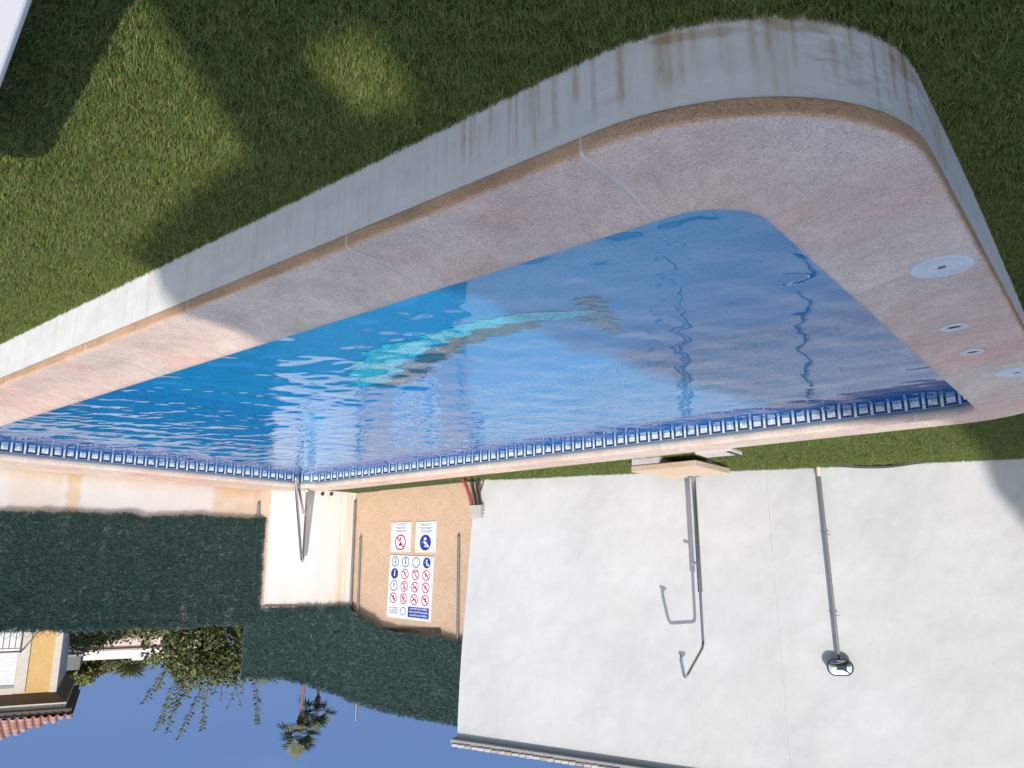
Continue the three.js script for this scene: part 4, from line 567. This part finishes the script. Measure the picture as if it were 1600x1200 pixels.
{ // tall shrub with long shoots right behind the hedge
  const s = thing('tall_shrub', 'glossy leaved shrub with long upright shoots behind the hedge screen', 'shrub', [11.3, -0.1, 0.2]), r = rng(515), L = (y, z, x = 0) => V3(x, y + 0.1, z - 0.2), leafP = [], leafC = [];
  const leaf = (o, d, len, wid, tone) => { const up = V3(r() - 0.5, r() - 0.5, r() - 0.5).cross(d).normalize().multiplyScalar(wid), fold = d.clone().cross(up).normalize().multiplyScalar(wid * 0.5), m = o.clone().addScaledVector(d, len * 0.45), e = o.clone().addScaledVector(d, len), l = m.clone().add(up).add(fold), q = m.clone().sub(up).add(fold); for (const v of [o, l, e, o, e, q]) { leafP.push(v.x, v.y, v.z); leafC.push(...tone); } };
  const tone = () => { const v = 0.6 + 0.8 * r(), w = r(); return w < 0.1 ? [1.8 * v, 1.5 * v, 0.9 * v] : [v * lerp(0.8, 1.3, w), v, v * 0.85]; };
  const shoot = (a, b, n, len) => { const dir = b.clone().sub(a), c = a.clone().lerp(b, 0.5).add(V3((r() - 0.5) * 0.1, 0.04, (r() - 0.5) * 0.1)); mesh('shoot', tube([a, c, b], 0.006, 10, 5), mat([0.12, 0.10, 0.05], 0.8), s); const cv = new THREE.CatmullRomCurve3([a, c, b]); for (let i = 0; i < n; i++) { const f = Math.pow((i + r() * 0.6) / n, 0.9), o = cv.getPoint(Math.min(1, f)), an = (i % 2 ? 0 : PI) + (r() - 0.5) * 1.6, d = V3(Math.cos(an) * 0.6 * (r() - 0.2), 0.35 + 0.3 * r(), (i % 2 ? 1 : -1) * (0.6 + 0.4 * r())).normalize(); leaf(o, d, len * (0.7 + 0.5 * r()) * (1.1 - 0.35 * f), 0.021, tone()); } };
  for (const [y, z, y0, z0, n] of [[3.76, 0.45, 2.5, -0.05, 44], [3.58, 0.75, 2.5, 0.45, 46], [3.62, 0.70, 2.6, 0.3, 30], [3.18, 0.97, 2.4, 0.6, 26], [3.67, 0.13, 2.5, -0.1, 36], [3.3, 0.55, 2.5, 0.35, 24], [3.2, 0.3, 2.4, 0.2, 22], [3.15, -0.1, 2.4, -0.15, 22], [3.72, -0.88, 2.7, -0.86, 38], [3.0, 0.85, 2.3, 0.6, 18], [3.1, -0.45, 2.4, -0.4, 14]]) shoot(L(y0, z0, (r() - 0.5) * 0.3), L(y, z, (r() - 0.5) * 0.3), n, 0.105);
  for (const [y, z, y0, z0] of [[3.46, -0.34, 2.7, -0.45], [3.44, -0.6, 2.7, -0.5], [3.3, -0.2, 2.7, -0.35], [3.28, -0.75, 2.7, -0.6]]) shoot(L(y0, z0), L(y, z, (r() - 0.5) * 0.4), 6, 0.07);
  for (const [cy, cz, ry, rz, n] of [[2.35, -0.35, 0.55, 0.5, 2100], [2.4, 0.3, 0.5, 0.45, 1500], [2.25, 0.75, 0.45, 0.35, 800], [1.5, 0.1, 0.9, 0.8, 900], [2.75, -0.45, 0.3, 0.32, 480], [2.75, 0.2, 0.28, 0.35, 420]]) for (let i = 0; i < n; i++) { const a = V3(r() * 2 - 1, r() * 2 - 1, r() * 2 - 1); if (a.length() > 1) a.normalize(); leaf(L(cy + a.y * ry, cz + a.z * rz, a.x * 0.45), V3(r() - 0.5, r() - 0.25, r() - 0.5).normalize(), 0.09 * (0.7 + 0.6 * r()), 0.022, tone()); }
  for (const [y, z] of [[2.6, -0.5], [2.7, 0.1], [2.5, 0.6], [2.6, -0.2]]) mesh('branch', tube([L(-0.1, 0.1), L(1.3, (z + 0.1) / 2, 0.1), L(y, z)], 0.022, 14, 6), bark, s);
  const g = new THREE.BufferGeometry(); g.setAttribute('position', new THREE.Float32BufferAttribute(leafP, 3)); g.setAttribute('color', new THREE.Float32BufferAttribute(leafC, 3)); g.computeVertexNormals(); mesh('foliage', g, leafMat([0.085, 0.110, 0.034]), s);
}
function fanFrond(r, petiole, rad, n, droop) {             // petiole and a pleated fan of narrow leaflets
  const p = [], put = (a, b, c) => p.push(a.x, a.y, a.z, b.x, b.y, b.z, c.x, c.y, c.z), w = 0.018; put(V3(0, 0, -w), V3(0, 0, w), V3(petiole, 0.02, 0)); put(V3(0, w, 0), V3(0, -w, 0), V3(petiole, 0.02, 0));
  for (let i = 0; i < n; i++) { const a = lerp(-1.9, 1.9, i / (n - 1)) + (r() - 0.5) * 0.08, L = rad * (0.75 + 0.3 * Math.cos(a * 0.6)) * (0.85 + 0.3 * r()), d = V3(Math.cos(a), 0.16 * (i % 2 ? 1 : -1) * 0.4, Math.sin(a)), o = V3(petiole, 0.02, 0), m = o.clone().addScaledVector(d, L * 0.6), e = o.clone().addScaledVector(d, L); m.y -= droop * 0.18; e.y -= droop * (0.5 + 0.5 * r()); const sd = V3(-d.z, 0, d.x).multiplyScalar(L * 0.075); put(o, m.clone().add(sd), m.clone().sub(sd)); put(m.clone().add(sd), e, m.clone().sub(sd)); }
  const g = new THREE.BufferGeometry(); g.setAttribute('position', new THREE.Float32BufferAttribute(p, 3)); g.computeVertexNormals(); return g;
}
function fanPalm(label, x, z, lean, trunkTop, rad, nF, seed, petiole) {
  const t = thing('fan_palm', label, 'palm', [x, -0.1, z]), r = rng(seed), top = V3(lean[0], trunkTop, lean[1]);
  const rings = []; for (let i = 0; i <= 60; i++) { const f = i / 60, k = Math.pow(f, 1.5), ra = lerp(0.19, 0.10, f) * (1 + 0.05 * (i % 2)), row = []; for (let j = 0; j <= 10; j++) row.push(V3(top.x * k + ra * Math.cos(j * 0.6283), trunkTop * f, top.z * k + ra * Math.sin(j * 0.6283))); rings.push(row); }
  mesh('trunk', stripGeo(rings), mat([0.26, 0.15, 0.115], 0.95, { map: T.grain, side: THREE.DoubleSide }), t);
  const skirt = []; for (let i = 0; i < 70; i++) { const a = r() * 6.283, y = trunkTop - 0.05 - r() * 0.95; skirt.push(bar(V3(top.x * 0.97 + 0.1 * Math.cos(a), y, top.z * 0.97 + 0.1 * Math.sin(a)), V3(top.x * 0.97 + (0.2 + 0.12 * r()) * Math.cos(a), y + 0.1 + 0.25 * r(), top.z * 0.97 + (0.2 + 0.12 * r()) * Math.sin(a)), 0.035, 4, 0.015)); } mesh('leaf_bases', merge(skirt), mat([0.15, 0.075, 0.06], 0.95), t);
  const kinds = [0, 1, 2].map((k) => fanFrond(r, petiole, rad, 22, 0.15 + 0.25 * k)), ms = [[0.11, 0.135, 0.065], [0.08, 0.11, 0.055], [0.16, 0.17, 0.08]].map((c) => mat(c, 0.6, { side: THREE.DoubleSide }));
  for (let i = 0; i < nF; i++) { const f = mesh('frond', kinds[i % 3], ms[Math.floor(r() * 3)], t), a = i * 2.4 + r() * 0.6, up = lerp(1.35, -0.55, Math.pow(i / nF, 0.8)) + (r() - 0.5) * 0.3; f.position.copy(top).add(V3(0, 0.1, 0)); f.rotation.set(0, a, up, 'YXZ'); f.scale.setScalar(0.8 + 0.35 * r()); }
  return t;
}
fanPalm('taller fan palm with slender bare trunk above the hedge screen', 46.86, -28.91, [0.25, 0.25], 12.0, 0.95, 13, 71, 0.75);
fanPalm('shorter fan palm beside the taller one above the hedge screen', 49.4, -32.15, [0.1, 0.2], 11.3, 0.95, 11, 72, 0.75);
function tuftPalm(label, x, z, y, rad, n, seed) { const t = thing('small_palm', label, 'palm', [x, -0.1, z]), r = rng(seed); mesh('trunk', bar(V3(0, 0, 0), V3(0, y, 0), 0.16, 10, 0.13), bark, t); const k = [0, 1].map((q) => fanFrond(r, rad * 0.5, rad * 0.75, 18, 0.2 + 0.2 * q)), ms = [[0.085, 0.105, 0.04], [0.12, 0.13, 0.05]].map((c) => mat(c, 0.6, { side: THREE.DoubleSide })); for (let i = 0; i < n; i++) { const f = mesh('frond', k[i % 2], ms[i % 2], t); f.position.set(0, y + 0.05, 0); f.rotation.set(0, i * 2.4 + r(), lerp(1.2, -0.2, i / n), 'YXZ'); } return t; }
tuftPalm('palm tip showing above the hedge over the notices', 13.8, -6.2, 3.95, 0.5, 9, 81);
tuftPalm('pale palm tip showing over the hedge beside the shrub', 23.8, -9.6, 4.35, 0.7, 9, 82);
tuftPalm('feathery palm beside the white house roof', 44.1, -14.7, 5.75, 1.1, 14, 83);

renderer.render(scene, camera);
